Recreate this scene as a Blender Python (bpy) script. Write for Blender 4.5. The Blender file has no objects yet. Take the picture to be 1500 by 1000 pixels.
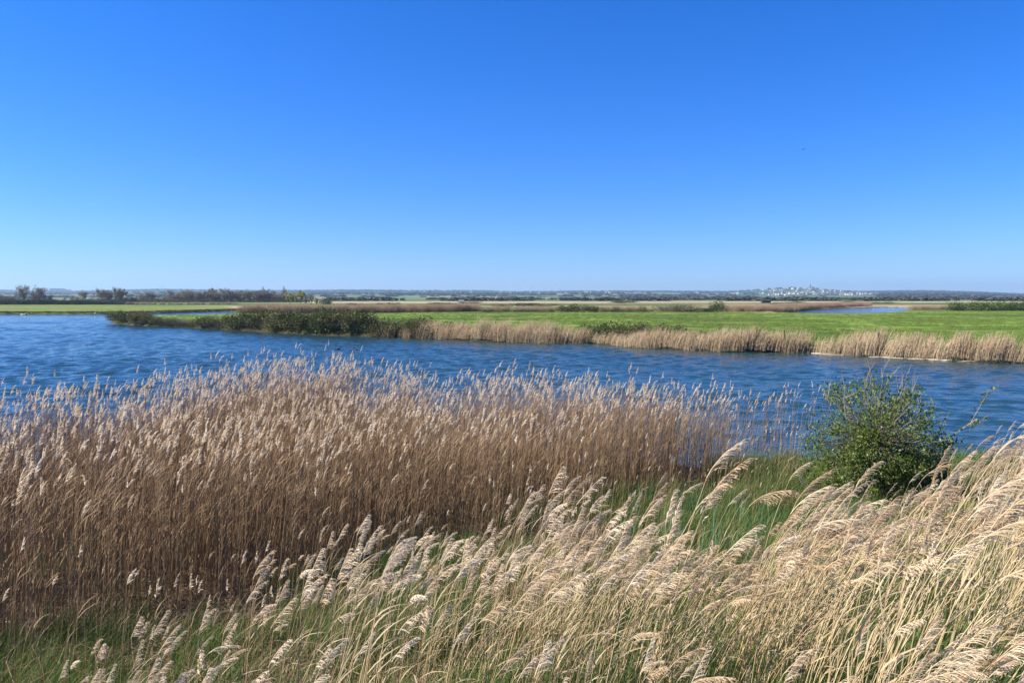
import bpy, math, random
import numpy as np
from mathutils import Vector, Euler, Matrix

# ------------------------------------------------------------------ camera, world, sun, exposure
SC = bpy.context.scene
COL = SC.collection
H, F = 4.8, 1100.0                      # eye height over the water, focal length in px of a 1500 px wide frame
HORIZON = 435.5
PITCH = math.atan((500 - HORIZON) / F)
cam_data = bpy.data.cameras.new('camera')
cam_data.sensor_width = 36.0
cam_data.lens = F / 1500 * 36.0
cam_data.clip_start = 0.05
cam_data.clip_end = 60000
cam = bpy.data.objects.new('camera', cam_data)
cam.location = (0, 0, H)
cam.rotation_euler = (math.pi / 2 - PITCH, 0, 0)
COL.objects.link(cam)
SC.camera = cam

SUN_AZ, SUN_EL = math.radians(-92), math.radians(39)      # azimuth from +Y towards +X
world = bpy.data.worlds.new('World')
SC.world = world
world.use_nodes = True
wn = world.node_tree
bg = wn.nodes['Background']
sky = wn.nodes.new('ShaderNodeTexSky')
sky.sky_type = 'NISHITA'
sky.sun_disc = False
sky.sun_elevation = SUN_EL
sky.sun_rotation = SUN_AZ
sky.altitude = 0
sky.air_density = 1.0
sky.dust_density = 0.15
sky.ozone_density = 4.0
tint = wn.nodes.new('ShaderNodeMix')                      # the camera's blue rendering of a clear sky, the same everywhere
tint.data_type = 'RGBA'
tint.blend_type = 'MULTIPLY'
tint.inputs[0].default_value = 1.0
tint.inputs[7].default_value = (0.70, 0.96, 1.62, 1)
wn.links.new(sky.outputs[0], tint.inputs[6])
hsv = wn.nodes.new('ShaderNodeHueSaturation')
hsv.inputs['Saturation'].default_value = 1.13
wn.links.new(tint.outputs[2], hsv.inputs['Color'])
wn.links.new(hsv.outputs[0], bg.inputs[0])
bg.inputs[1].default_value = 0.061

S = Vector((math.sin(SUN_AZ) * math.cos(SUN_EL), math.cos(SUN_AZ) * math.cos(SUN_EL), math.sin(SUN_EL)))
sun_data = bpy.data.lights.new('sun', 'SUN')
sun_data.energy = 5.0
sun_data.angle = math.radians(0.53)
sun_data.color = (1.0, 0.91, 0.76)
sun = bpy.data.objects.new('sun', sun_data)
sun.rotation_euler = (-S).to_track_quat('-Z', 'Y').to_euler()
sun.location = S * 50
COL.objects.link(sun)

SC.view_settings.view_transform = 'Standard'
SC.view_settings.look = 'None'
SC.view_settings.exposure = 0.97
SC.view_settings.gamma = 1.0
SC.view_settings.use_curve_mapping = False
SC.render.engine = 'CYCLES'
cy = SC.cycles
cy.max_bounces = 5
cy.diffuse_bounces = 2
cy.glossy_bounces = 2
cy.transmission_bounces = 3
cy.transparent_max_bounces = 4
cy.volume_bounces = 0
cy.use_denoising = True
cy.sample_clamp_indirect = 4.0
cy.caustics_reflective = False
cy.caustics_refractive = False

WAVE = 0.0056
R = random.Random(7)
NR = np.random.RandomState(11)

# ------------------------------------------------------------------ helpers
CP, SP = math.cos(PITCH), math.sin(PITCH)


def ray(px, py):
    u, v = (px - 750) / F, (500 - py) / F
    return Vector((u, CP + v * SP, -SP + v * CP))


def g(px, py, z=0.0):
    """point of the level plane z seen at pixel (px, py) of the 1500 px photograph"""
    d = ray(px, py)
    t = (z - H) / d.z
    return (d.x * t, d.y * t)


def at(px, py, Y):
    d = ray(px, py)
    t = Y / d.y
    return Vector((d.x * t, Y, H + d.z * t))


def project(x, y, z):
    dz = z - H
    fw = y * CP - dz * SP
    up = y * SP + dz * CP
    return 750 + F * x / fw, 500 - F * up / fw


def hash2(ix, iy, seed):
    n = np.sin(ix * 127.1 + iy * 311.7 + seed * 74.7) * 43758.5453
    return n - np.floor(n)


def vnoise(x, y, seed=0):
    x = np.asarray(x, float); y = np.asarray(y, float)
    ix, iy = np.floor(x), np.floor(y)
    fx, fy = x - ix, y - iy
    fx = fx * fx * (3 - 2 * fx); fy = fy * fy * (3 - 2 * fy)
    a = hash2(ix, iy, seed); b = hash2(ix + 1, iy, seed)
    c = hash2(ix, iy + 1, seed); d = hash2(ix + 1, iy + 1, seed)
    return (a * (1 - fx) + b * fx) * (1 - fy) + (c * (1 - fx) + d * fx) * fy


def fbm(x, y, seed=0, o=3):
    s = 0; a = 0.5; f = 1.0
    for k in range(o):
        s = s + a * vnoise(np.asarray(x) * f, np.asarray(y) * f, seed + k * 3)
        a *= 0.5; f *= 2.03
    return s / (1 - 0.5 ** o)


def sstep(a, b, x):
    t = np.clip((np.asarray(x, float) - a) / (b - a), 0, 1)
    return t * t * (3 - 2 * t)


def sdf(x, y, poly):
    """signed distance to a polygon, negative inside"""
    x = np.asarray(x, float); y = np.asarray(y, float)
    best = np.full(x.shape, 1e18); inside = np.zeros(x.shape, bool)
    n = len(poly)
    for i in range(n):
        ax, ay = poly[i]; bx, by = poly[(i + 1) % n]
        ex, ey = bx - ax, by - ay
        t = np.clip(((x - ax) * ex + (y - ay) * ey) / (ex * ex + ey * ey + 1e-12), 0, 1)
        best = np.minimum(best, (x - ax - t * ex) ** 2 + (y - ay - t * ey) ** 2)
        c = ((ay > y) != (by > y)) & (x < (bx - ax) * (y - ay) / ((by - ay) + 1e-12) + ax)
        inside ^= c
    d = np.sqrt(best)
    return np.where(inside, -d, d)


class MB:
    """collects ribbons, tubes and boxes into one mesh"""
    def __init__(self):
        self.v = []; self.f = []; self.m = []

    def add(self, vs, fs, mi=0):
        b = len(self.v)
        self.v.extend(vs)
        for f in fs:
            self.f.append(tuple(i + b for i in f)); self.m.append(mi)

    def ribbon(self, pts, widths, side, mi=0):
        vs = []; n = len(pts)
        for i in range(n):
            s = side * (widths[i] * 0.5)
            vs.append(tuple(pts[i] - s)); vs.append(tuple(pts[i] + s))
        self.add(vs, [(2 * i, 2 * i + 1, 2 * i + 3, 2 * i + 2) for i in range(n - 1)], mi)

    def tube(self, pts, radii, sides=3, mi=0, cap=False):
        n = len(pts); vs = []
        for i in range(n):
            t = (pts[min(i + 1, n - 1)] - pts[max(i - 1, 0)])
            if t.length < 1e-9: t = Vector((0, 0, 1))
            t.normalize()
            a = t.cross(Vector((0.31, 0.95, 0.02)))
            if a.length < 0.05: a = t.cross(Vector((1, 0, 0)))
            a.normalize(); b = t.cross(a)
            for k in range(sides):
                q = 2 * math.pi * k / sides
                vs.append(tuple(pts[i] + (a * math.cos(q) + b * math.sin(q)) * radii[i]))
        fs = []
        for i in range(n - 1):
            for k in range(sides):
                k2 = (k + 1) % sides
                fs.append((i * sides + k, i * sides + k2, (i + 1) * sides + k2, (i + 1) * sides + k))
        if cap:
            fs.append(tuple(range(sides - 1, -1, -1)))
            fs.append(tuple((n - 1) * sides + k for k in range(sides)))
        self.add(vs, fs, mi)

    def box(self, x0, x1, y0, y1, z0, z1, mi=0):
        vs = [(x, y, z) for z in (z0, z1) for y in (y0, y1) for x in (x0, x1)]
        self.add(vs, [(0, 2, 3, 1), (4, 5, 7, 6), (0, 1, 5, 4), (2, 6, 7, 3), (0, 4, 6, 2), (1, 3, 7, 5)], mi)

    def mesh(self, name, mats, smooth=False):
        me = bpy.data.meshes.new(name)
        me.from_pydata([tuple(v) for v in self.v], [], self.f)
        for m in (mats if isinstance(mats, (list, tuple)) else [mats]):
            me.materials.append(m)
        if any(self.m):
            me.polygons.foreach_set('material_index', self.m)
        if smooth:
            me.polygons.foreach_set('use_smooth', [True] * len(self.f))
        me.update()
        return me


def link(name, me, parent=None, loc=(0, 0, 0), rot=(0, 0, 0), scale=(1, 1, 1)):
    o = bpy.data.objects.new(name, me)
    o.location = loc; o.rotation_euler = rot; o.scale = scale
    COL.objects.link(o)
    if parent is not None:
        o.parent = parent
    return o


def tag(o, label=None, cat=None, group=None, kind=None):
    if label: o['label'] = label
    if cat: o['category'] = cat
    if group: o['group'] = group
    if kind: o['kind'] = kind
    return o


def empty(name, loc=(0, 0, 0), rot=(0, 0, 0), scale=(1, 1, 1)):
    e = link(name, None, None, loc, rot, scale)
    e.empty_display_size = 0.2
    return e


# ------------------------------------------------------------------ materials
def mat(name, cols, rough=0.7, transl=0.0, noise=None, spec=0.3, attr=None, bump=None, tcol=None):
    """principled material; colour picked between cols by the random number of each instance,
    by a noise in object space (noise = scale) and by a colour attribute of the mesh"""
    m = bpy.data.materials.new(name)
    m.use_nodes = True
    nt = m.node_tree; N = nt.nodes; L = nt.links
    bs = N['Principled BSDF']; out = N['Material Output']
    bs.inputs['Roughness'].default_value = rough
    bs.inputs['Specular IOR Level'].default_value = spec
    ramp = N.new('ShaderNodeValToRGB')
    el = ramp.color_ramp.elements
    while len(el) < len(cols): el.new(0.5)
    for i, c in enumerate(cols):
        el[i].position = i / max(1, len(cols) - 1); el[i].color = (*c, 1)
    oi = N.new('ShaderNodeObjectInfo')
    val = oi.outputs['Random']
    if noise:
        tc = N.new('ShaderNodeTexCoord')
        nz = N.new('ShaderNodeTexNoise'); nz.inputs['Scale'].default_value = noise; nz.inputs['Detail'].default_value = 4
        L.new(tc.outputs['Object'], nz.inputs['Vector'])
        mx = N.new('ShaderNodeMath'); mx.operation = 'MULTIPLY_ADD'
        mx.inputs[1].default_value = 2.2; mx.inputs[2].default_value = -0.85
        L.new(nz.outputs['Fac'], mx.inputs[0])
        ad = N.new('ShaderNodeMath'); ad.operation = 'MULTIPLY_ADD'; ad.inputs[1].default_value = 0.5
        L.new(oi.outputs['Random'], ad.inputs[0]); L.new(mx.outputs[0], ad.inputs[2])
        val = ad.outputs[0]
    L.new(val, ramp.inputs[0])
    col = ramp.outputs[0]
    if attr:
        at_ = N.new('ShaderNodeAttribute'); at_.attribute_name = attr
        mi = N.new('ShaderNodeMix'); mi.data_type = 'RGBA'; mi.blend_type = 'MULTIPLY'
        mi.inputs[0].default_value = 1
        L.new(at_.outputs['Color'], mi.inputs[6]); L.new(col, mi.inputs[7])
        col = mi.outputs[2]
    L.new(col, bs.inputs['Base Color'])
    if bump:
        tc2 = N.new('ShaderNodeTexCoord')
        n2 = N.new('ShaderNodeTexNoise'); n2.inputs['Scale'].default_value = bump[0]; n2.inputs['Detail'].default_value = 6
        L.new(tc2.outputs['Object'], n2.inputs['Vector'])
        b = N.new('ShaderNodeBump'); b.inputs['Distance'].default_value = bump[1]; b.inputs['Strength'].default_value = 1
        L.new(n2.outputs['Fac'], b.inputs['Height']); L.new(b.outputs[0], bs.inputs['Normal'])
    if transl:
        tr = N.new('ShaderNodeBsdfTranslucent')
        L.new(col, tr.inputs['Color'])
        ms = N.new('ShaderNodeMixShader'); ms.inputs[0].default_value = transl
        L.new(bs.outputs[0], ms.inputs[1]); L.new(tr.outputs[0], ms.inputs[2]); L.new(ms.outputs[0], out.inputs[0])
    return m


M = {}
M['stem_brown'] = mat('reed_stem_brown', [(0.19, 0.115, 0.06), (0.37, 0.25, 0.14), (0.27, 0.175, 0.092)], 0.55, 0.2)
M['leaf_brown'] = mat('reed_leaf_brown', [(0.28, 0.185, 0.10), (0.50, 0.365, 0.22)], 0.65, 0.4)
M['plume_pale'] = mat('reed_plume_pale', [(0.62, 0.48, 0.32), (0.86, 0.74, 0.55), (0.74, 0.59, 0.41)], 0.8, 0.4)
M['stem_straw'] = mat('reed_stem_straw', [(0.52, 0.38, 0.19), (0.62, 0.49, 0.28), (0.40, 0.28, 0.15)], 0.5, 0.15)
M['leaf_straw'] = mat('reed_leaf_straw', [(0.45, 0.35, 0.20), (0.60, 0.50, 0.32)], 0.6, 0.35)
M['plume_tan'] = mat('reed_plume_tan', [(0.58, 0.43, 0.26), (0.74, 0.59, 0.39), (0.82, 0.70, 0.50)], 0.8, 0.42)
M['grass'] = mat('grass_blades', [(0.055, 0.11, 0.017), (0.10, 0.17, 0.03), (0.17, 0.20, 0.06)], 0.55, 0.35)
M['iris'] = mat('iris_leaf', [(0.07, 0.16, 0.07), (0.14, 0.25, 0.12)], 0.45, 0.3)
M['leaf_bush'] = mat('bush_leaf', [(0.085, 0.13, 0.022), (0.15, 0.21, 0.038), (0.25, 0.27, 0.06)], 0.45, 0.3, noise=3.0)
M['bark'] = mat('bush_bark', [(0.16, 0.13, 0.10), (0.30, 0.26, 0.21)], 0.8, noise=6.0)
M['bramble'] = mat('bramble_leaf', [(0.055, 0.065, 0.018), (0.10, 0.11, 0.032), (0.14, 0.125, 0.05)], 0.6, 0.25)
M['bramble_green'] = mat('bramble_leaf_green', [(0.05, 0.09, 0.016), (0.09, 0.14, 0.026)], 0.6, 0.25)
M['hedge_dark'] = mat('hedge_leaf', [(0.022, 0.034, 0.014), (0.04, 0.055, 0.02)], 0.7, 0.1)
M['scrub_grey'] = mat('scrub_twig', [(0.17, 0.16, 0.10), (0.24, 0.21, 0.15)], 0.8, 0.2)
M['tree_bare'] = mat('bare_twig', [(0.19, 0.165, 0.13), (0.27, 0.235, 0.18), (0.25, 0.235, 0.145)], 0.8, 0.3)
M['tree_bark'] = mat('tree_bark', [(0.09, 0.075, 0.06), (0.13, 0.11, 0.09)], 0.85)
M['willow'] = mat('willow_young_leaf', [(0.30, 0.31, 0.08), (0.38, 0.36, 0.12)], 0.7, 0.3)
M['far_tree'] = mat('far_tree', [(0.045, 0.058, 0.035), (0.095, 0.09, 0.06)], 0.9)
M['wood_grey'] = mat('weathered_post', [(0.20, 0.17, 0.13), (0.32, 0.29, 0.24)], 0.85, noise=9.0)
M['wood_dark'] = mat('dark_post', [(0.06, 0.05, 0.04), (0.10, 0.085, 0.07)], 0.85, noise=9.0)
M['house_white'] = mat('house_wall', [(0.80, 0.78, 0.74), (0.66, 0.62, 0.56), (0.85, 0.84, 0.82)], 0.8)
M['roof_red'] = mat('house_roof', [(0.25, 0.12, 0.08), (0.16, 0.14, 0.14), (0.30, 0.17, 0.11)], 0.8)
M['drift'] = mat('drift_reed', [(0.50, 0.43, 0.32), (0.62, 0.55, 0.43)], 0.8)
M['hut_dark'] = mat('hut_wall_dark', [(0.035, 0.035, 0.035), (0.05, 0.05, 0.05)], 0.8)
M['metal_white'] = mat('turbine_white', [(0.7, 0.71, 0.72), (0.75, 0.75, 0.76)], 0.5)
M['duck_dark'] = mat('duck_feather_dark', [(0.03, 0.025, 0.02), (0.05, 0.04, 0.03)], 0.6)
M['white_feather'] = mat('white_feather', [(0.8, 0.8, 0.78), (0.85, 0.85, 0.83)], 0.7)
M['beak'] = mat('beak_horn', [(0.45, 0.30, 0.06), (0.5, 0.34, 0.08)], 0.5)
M['float_yellow'] = mat('float_yellow', [(0.65, 0.45, 0.05), (0.7, 0.5, 0.08)], 0.4)


def ground_mat():
    m = bpy.data.materials.new('marsh_ground'); m.use_nodes = True
    nt = m.node_tree; N = nt.nodes; L = nt.links
    bs = N['Principled BSDF']; bs.inputs['Roughness'].default_value = 0.9
    bs.inputs['Specular IOR Level'].default_value = 0.15
    at_ = N.new('ShaderNodeAttribute'); at_.attribute_name = 'landuse'
    tc = N.new('ShaderNodeTexCoord')
    col = at_.outputs['Color']
    for sc, lo, hi, det in ((0.35, 0.62, 1.35, 5), (3.0, 0.7, 1.3, 4), (0.02, 0.8, 1.2, 3)):
        nz = N.new('ShaderNodeTexNoise'); nz.inputs['Scale'].default_value = sc; nz.inputs['Detail'].default_value = det
        L.new(tc.outputs['Object'], nz.inputs['Vector'])
        mr = N.new('ShaderNodeMapRange'); mr.inputs[1].default_value = 0.3; mr.inputs[2].default_value = 0.7
        mr.inputs[3].default_value = lo; mr.inputs[4].default_value = hi
        L.new(nz.outputs['Fac'], mr.inputs[0])
        mi = N.new('ShaderNodeMix'); mi.data_type = 'RGBA'; mi.blend_type = 'MULTIPLY'; mi.inputs[0].default_value = 1
        L.new(col, mi.inputs[6]); L.new(mr.outputs[0], mi.inputs[7]); col = mi.outputs[2]
    L.new(col, bs.inputs['Base Color'])
    nz = N.new('ShaderNodeTexNoise'); nz.inputs['Scale'].default_value = 1.3; nz.inputs['Detail'].default_value = 8
    nz.inputs['Roughness'].default_value = 0.65
    L.new(tc.outputs['Object'], nz.inputs['Vector'])
    b = N.new('ShaderNodeBump'); b.inputs['Distance'].default_value = 0.35; b.inputs['Strength'].default_value = 0.8
    L.new(nz.outputs['Fac'], b.inputs['Height']); L.new(b.outputs[0], bs.inputs['Normal'])
    return m


def water_mat():
    m = bpy.data.materials.new('lake_water'); m.use_nodes = True
    nt = m.node_tree; N = nt.nodes; L = nt.links
    bs = N['Principled BSDF']
    bs.inputs['Base Color'].default_value = (0.018, 0.052, 0.062, 1)
    bs.inputs['Roughness'].default_value = 0.08
    bs.inputs['IOR'].default_value = 1.333
    bs.inputs['Specular IOR Level'].default_value = 0.5
    tc = N.new('ShaderNodeTexCoord')
    total = None
    gust = N.new('ShaderNodeTexNoise'); gust.inputs['Scale'].default_value = 0.045; gust.inputs['Detail'].default_value = 2
    L.new(tc.outputs['Object'], gust.inputs['Vector'])
    gm = N.new('ShaderNodeMapRange'); gm.inputs[1].default_value = 0.3; gm.inputs[2].default_value = 0.7
    gm.inputs[3].default_value = 0.55; gm.inputs[4].default_value = 1.25
    L.new(gust.outputs['Fac'], gm.inputs[0])
    for sx, sy, sc, amp, rot in ((0.45, 1.0, 1.1, 0.12, 0.15), (0.55, 1.0, 3.0, 0.075, -0.2), (0.7, 1.0, 7.0, 0.03, 0.4)):
        mp = N.new('ShaderNodeMapping'); mp.inputs['Scale'].default_value = (sx, sy, 1); mp.inputs['Rotation'].default_value = (0, 0, rot)
        L.new(tc.outputs['Object'], mp.inputs['Vector'])
        nz = N.new('ShaderNodeTexNoise'); nz.inputs['Scale'].default_value = sc; nz.inputs['Detail'].default_value = 2.5
        nz.inputs['Distortion'].default_value = 0.4
        L.new(mp.outputs[0], nz.inputs['Vector'])
        ml = N.new('ShaderNodeMath'); ml.operation = 'MULTIPLY'; ml.inputs[1].default_value = amp
        L.new(nz.outputs['Fac'], ml.inputs[0])
        if total is None: total = ml.outputs[0]
        else:
            ad = N.new('ShaderNodeMath'); L.new(total, ad.inputs[0]); L.new(ml.outputs[0], ad.inputs[1]); total = ad.outputs[0]
    mg = N.new('ShaderNodeMath'); mg.operation = 'MULTIPLY'
    L.new(total, mg.inputs[0]); L.new(gm.outputs[0], mg.inputs[1])
    b = N.new('ShaderNodeBump'); b.inputs['Distance'].default_value = 1.0; b.inputs['Strength'].default_value = 1.0
    L.new(mg.outputs[0], b.inputs['Height']); L.new(b.outputs[0], bs.inputs['Normal'])
    return m


# ------------------------------------------------------------------ layout of the water and the land
MAIN = [(-90, 12), (-30, 17), (-15, 17.5), (-12.3, 18.5), (-10.5, 22), (-8.5, 27.5), (-5.8, 28.5), (-5.0, 24), (0, 22.8),
        (4, 21.5), (6.2, 20.8), (8, 22), (13, 22), (20, 23), (40, 25), (90, 22)]
MAIN += [(90, 40), g(1600, 538), g(1500, 533.5), g(1400, 529), g(1290, 523), g(1190, 517), g(1080, 516), g(1000, 513), g(930, 510),
         g(870, 503), g(800, 503), g(700, 500.5), g(640, 497), g(560, 494), g(480, 492), g(380, 486.5), g(300, 481.5),
         g(220, 478), g(170, 475), g(160, 472.5), g(168, 470), g(230, 465), g(300, 463.5), g(344, 461.5), g(347, 457), g(335, 456),
         g(300, 457), g(260, 458.2), g(200, 460), g(100, 460.3), g(0, 460.3), g(-120, 460.8), g(-500, 462), (-420, 60)]
LAGOON = [g(1136, 459.5), g(1200, 461.5), g(1260, 461.5), g(1310, 458.5), g(1338, 454), g(1350, 450.5), g(1300, 450), g(1240, 451.5),
          g(1180, 455), g(1140, 457.5)]


def near_profile(x, y):
    s = np.asarray(y, float) / (1 + 0.42 * sstep(-2.5, 6, x)) + 0.10 * np.minimum(0, np.asarray(x, float) + 1.5)* -1.0
    xs = [-50, 0.9, 2.0, 4.0, 6.0, 8.5, 11.5, 16, 21, 60]
    zs = [3.25, 3.2, 2.75, 1.95, 1.35, 0.85, 0.48, 0.25, 0.12, 0.05]
    z = np.interp(s, xs, zs)
    return z + 0.12 * (fbm(np.asarray(x) * 0.8, np.asarray(y) * 0.8, 5) - 0.5)


def ground_z(x, y):
    x = np.asarray(x, float); y = np.asarray(y, float)
    sd = sdf(x, y, MAIN); sl = sdf(x, y, LAGOON)
    near = (y < 27) & (y < 24 + 0.05 * np.abs(x) + 4)
    land = np.where(near, near_profile(x, y), 0.50 + 0.16 * (fbm(x * 0.06, y * 0.06, 9) - 0.5))
    slope = np.where(near, 0.22, 0.7)
    z = np.where(sd > 0, np.minimum(land, sd * slope), np.maximum(-0.9, sd * 0.35))
    z = np.where(sl < 3, np.minimum(z, np.where(sl > 0, sl * 0.4, np.maximum(-0.9, sl * 0.35))), z)
    return z


def gz(x, y):
    return float(ground_z(np.array([x]), np.array([y]))[0])


PASTURE = [g(166, 470), g(230, 464), g(345, 461), g(500, 459.5), g(700, 458.5), g(900, 457.6), g(1080, 458.2), g(1136, 460), g(1260, 462),
           g(1320, 458.5), g(1400, 456), g(1500, 456), g(1700, 456), (120, 60), g(1500, 533.5), g(1290, 523), g(1000, 513), g(870, 503),
           g(700, 500), g(480, 492), g(300, 481.5), g(170, 475)]
LEFTFIELD = [g(-500, 462), g(0, 460.3), g(200, 460), g(300, 457), g(335, 456), g(346, 453), g(330, 450), g(200, 448.8), g(100, 447.5), g(0, 447.5), g(-500, 447)]

GREEN = np.array([0.15, 0.22, 0.03]); GREEN2 = np.array([0.10, 0.175, 0.03]); TAN = np.array([0.36, 0.27, 0.165])
BROWN = np.array([0.17, 0.125, 0.075]); MUD = np.array([0.075, 0.06, 0.04]); PALE = np.array([0.42, 0.34, 0.22])


def landuse(x, y):
    n = len(x); c = np.zeros((n, 3))
    r = np.hypot(x, y)
    band = fbm(x / 170.0, y / 45.0, 21, 3)
    band = np.where(r > 500, fbm(x / 420.0, y / 160.0, 25, 3), band)
    k = sstep(0.54, 0.64, band)[:, None]
    c[:] = TAN * k + GREEN2 * 0.85 * (1 - k)
    sp = sdf(x, y, PASTURE)
    e = sstep(2.0, -3.0, sp)[:, None]
    patch = sstep(0.35, 0.65, fbm(x / 9, y / 5, 33))[:, None]
    pg = GREEN * (0.62 + 0.5 * patch)
    c = c * (1 - e) + pg * e
    sl = sdf(x, y, LEFTFIELD)
    e = sstep(3.0, -3.0, sl)[:, None]
    c = c * (1 - e) + (GREEN * 0.9 * (1 - 0.35 * patch) + TAN * 0.25 * patch) * e
    # far pale grass belt at the foot of the hills
    e = sstep(600, 640, y)[:, None] * sstep(860, 800, y)[:, None]
    c = c * (1 - e) + PALE * 0.9 * e
    # near bank
    nb = (y < 30)
    nn = sstep(0.4, 0.62, fbm(x * 0.9, y * 0.9, 41))[:, None]
    nearc = MUD * (1 - nn) + np.array([0.06, 0.085, 0.022]) * nn
    c = np.where(nb[:, None], nearc, c)
    sd = np.minimum(sdf(x, y, MAIN), sdf(x, y, LAGOON))
    e = sstep(1.2, 0.2, sd)[:, None]
    c = c * (1 - e) + MUD * 0.8 * e
    return c


def grid_mesh(name, X, Y, Z, C, m, wrap=False):
    nr, nc = X.shape
    me = bpy.data.meshes.new(name)
    co = np.stack([X, Y, Z], -1).reshape(-1, 3)
    i = np.arange(nr - 1)[:, None]; j = np.arange(nc - 1)[None, :]
    a = (i * nc + j).ravel()
    faces = np.stack([a, a + 1, a + nc + 1, a + nc], -1)
    me.vertices.add(len(co)); me.vertices.foreach_set('co', co.ravel())
    me.loops.add(faces.size); me.loops.foreach_set('vertex_index', faces.ravel().astype(np.int32))
    me.polygons.add(len(faces))
    me.polygons.foreach_set('loop_start', np.arange(0, faces.size, 4, dtype=np.int32))
    me.update(calc_edges=True)
    me.polygons.foreach_set('use_smooth', np.ones(len(faces), bool))
    if C is not None:
        at_ = me.color_attributes.new('landuse', 'FLOAT_COLOR', 'POINT')
        at_.data.foreach_set('color', np.concatenate([C, np.ones((len(C), 1))], 1).ravel())
    me.materials.append(m)
    me.update()
    return me


# the ground: one polar sheet round the viewer out to the horizon
az = np.concatenate([np.linspace(-180, -62, 40, endpoint=False), np.linspace(-62, -44, 36, endpoint=False), np.linspace(-44, 44, 380, endpoint=False),
                     np.linspace(44, 62, 36, endpoint=False), np.linspace(62, 180, 41)])
rr = np.concatenate([np.geomspace(0.25, 45, 130, endpoint=False), np.geomspace(45, 480, 300, endpoint=False), np.geomspace(480, 14000, 70)])
RR, AZ = np.meshgrid(rr, np.radians(az), indexing='ij')
GX, GY = RR * np.sin(AZ), RR * np.cos(AZ)
gx, gy = GX.ravel(), GY.ravel()
GZ = ground_z(gx, gy)
back = sstep(2.0, -2.0, gy) * sstep(60, 10, np.abs(gx) * 0 + np.hypot(gx, gy))
GZ = GZ * (1 - back) + 3.2 * back
ground = link('ground', grid_mesh('ground', GX, GY, GZ.reshape(GX.shape), landuse(gx, gy), ground_mat()))
tag(ground, kind='structure')

# the water: real wind waves out to 330 m, level beyond
wr = np.concatenate([np.geomspace(13, 60, 480, endpoint=False), np.geomspace(60, 330, 420, endpoint=False), np.geomspace(330, 900, 12)])
wa = np.concatenate([np.linspace(-88, -44, 14, endpoint=False), np.linspace(-44, 44, 340, endpoint=False), np.linspace(44, 88, 14)])
WR, WA = np.meshgrid(wr, np.radians(wa), indexing='ij')
WX, WY = WR * np.sin(WA), WR * np.cos(WA)
WZ = np.zeros_like(WX)
rw = np.random.RandomState(5)
gust = 0.55 + 0.9 * fbm(WX / 22.0, WY / 14.0, 131)
for k in range(44):
    lam = 0.5 * (2.3 / 0.5) ** rw.rand()
    th = rw.normal(math.radians(62), 0.42)            # direction the wave runs, from +X towards +Y
    if rw.rand() < 0.4: th = -th * 0.8
    kx, ky = math.cos(th) * 2 * math.pi / lam, math.sin(th) * 2 * math.pi / lam
    ph = rw.uniform(0, 6.28) + 1.6 * fbm(WX / 6.0 + k, WY / 6.0, 140 + k, 2) * 2
    c = np.cos(kx * WX + ky * WY + ph)
    WZ += lam * WAVE * (c + 0.25 * c * c) * sstep(lam * 140, lam * 70, WR)
far_w = sstep(330, 180, WR)
WZ = WZ * gust * far_w * sstep(13, 16, WR)
water = link('water', grid_mesh('water', WX, WY, WZ, None, water_mat()))
tag(water, kind='structure')

# ------------------------------------------------------------------ the hills behind the plain
RIDGE = [(-500, 426), (-100, 426), (0, 426.5), (60, 427), (110, 428), (160, 427), (200, 425.5), (235, 425), (300, 426), (380, 427), (450, 426.5), (500, 426),
         (600, 426.5), (700, 427), (760, 428.5), (850, 427.5), (950, 427.5), (1050, 428), (1120, 427), (1180, 427.5), (1260, 428), (1300, 427.5),
         (1350, 427), (1400, 428), (1450, 430), (1500, 432), (1560, 434), (1640, 435.4), (1900, 435.6)]
rpx = np.array([p[0] for p in RIDGE], float); rpy = np.array([p[1] for p in RIDGE], float)


def hill_z(x, y):
    x = np.asarray(x, float); y = np.asarray(y, float)
    px = 750 + F * x / y
    ridge = (HORIZON - np.interp(px, rpx, rpy)) / F * 7600 + H
    t = np.clip((y - 1500) / 6100, 0, 1.25)
    prof = np.where(t < 1, t ** 1.15, 1 - (t - 1) * 0.8)
    z = ridge * prof
    und = (fbm(x / 900, y / 700, 51) - 0.5) * 34 * np.clip(t, 0, 1) * np.clip((1.0 - t) * 4, 0, 1)
    sx, sy = 2000.0, 5300.0
    knoll = 36 * np.exp(-(((x - sx) / 330) ** 2 + ((y - sy) / 420) ** 2))
    return z + und * np.clip(ridge / 40, 0, 1) + knoll - 2.0 * (t <= 0)


def hill_color(x, y):
    px = 750 + F * x / y
    n = len(x)
    cx, cy = x / 430.0 + 0.25 * (y / 520.0), y / 520.0
    best = np.full(n, 1e9); idx = np.zeros(n)
    bx, by = np.floor(cx), np.floor(cy)
    for i in (-1, 0, 1):
        for j in (-1, 0, 1):
            qx, qy = bx + i, by + j
            jx, jy = qx + hash2(qx, qy, 3), qy + hash2(qx, qy, 8)
            d = (cx - jx) ** 2 + (cy - jy) ** 2
            s = d < best
            best = np.where(s, d, best); idx = np.where(s, hash2(qx, qy, 13), idx)
    pal = np.array([(0.09, 0.17, 0.04), (0.12, 0.19, 0.06), (0.20, 0.21, 0.10), (0.17, 0.13, 0.09), (0.07, 0.14, 0.04), (0.10, 0.10, 0.07), (0.05, 0.065, 0.035)])
    c = pal[np.clip((idx * 7).astype(int), 0, 6)]
    w = sstep(1270, 1310, px)[:, None]
    c = c * (1 - w) + np.array([0.04, 0.055, 0.035]) * w
    return c


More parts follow.
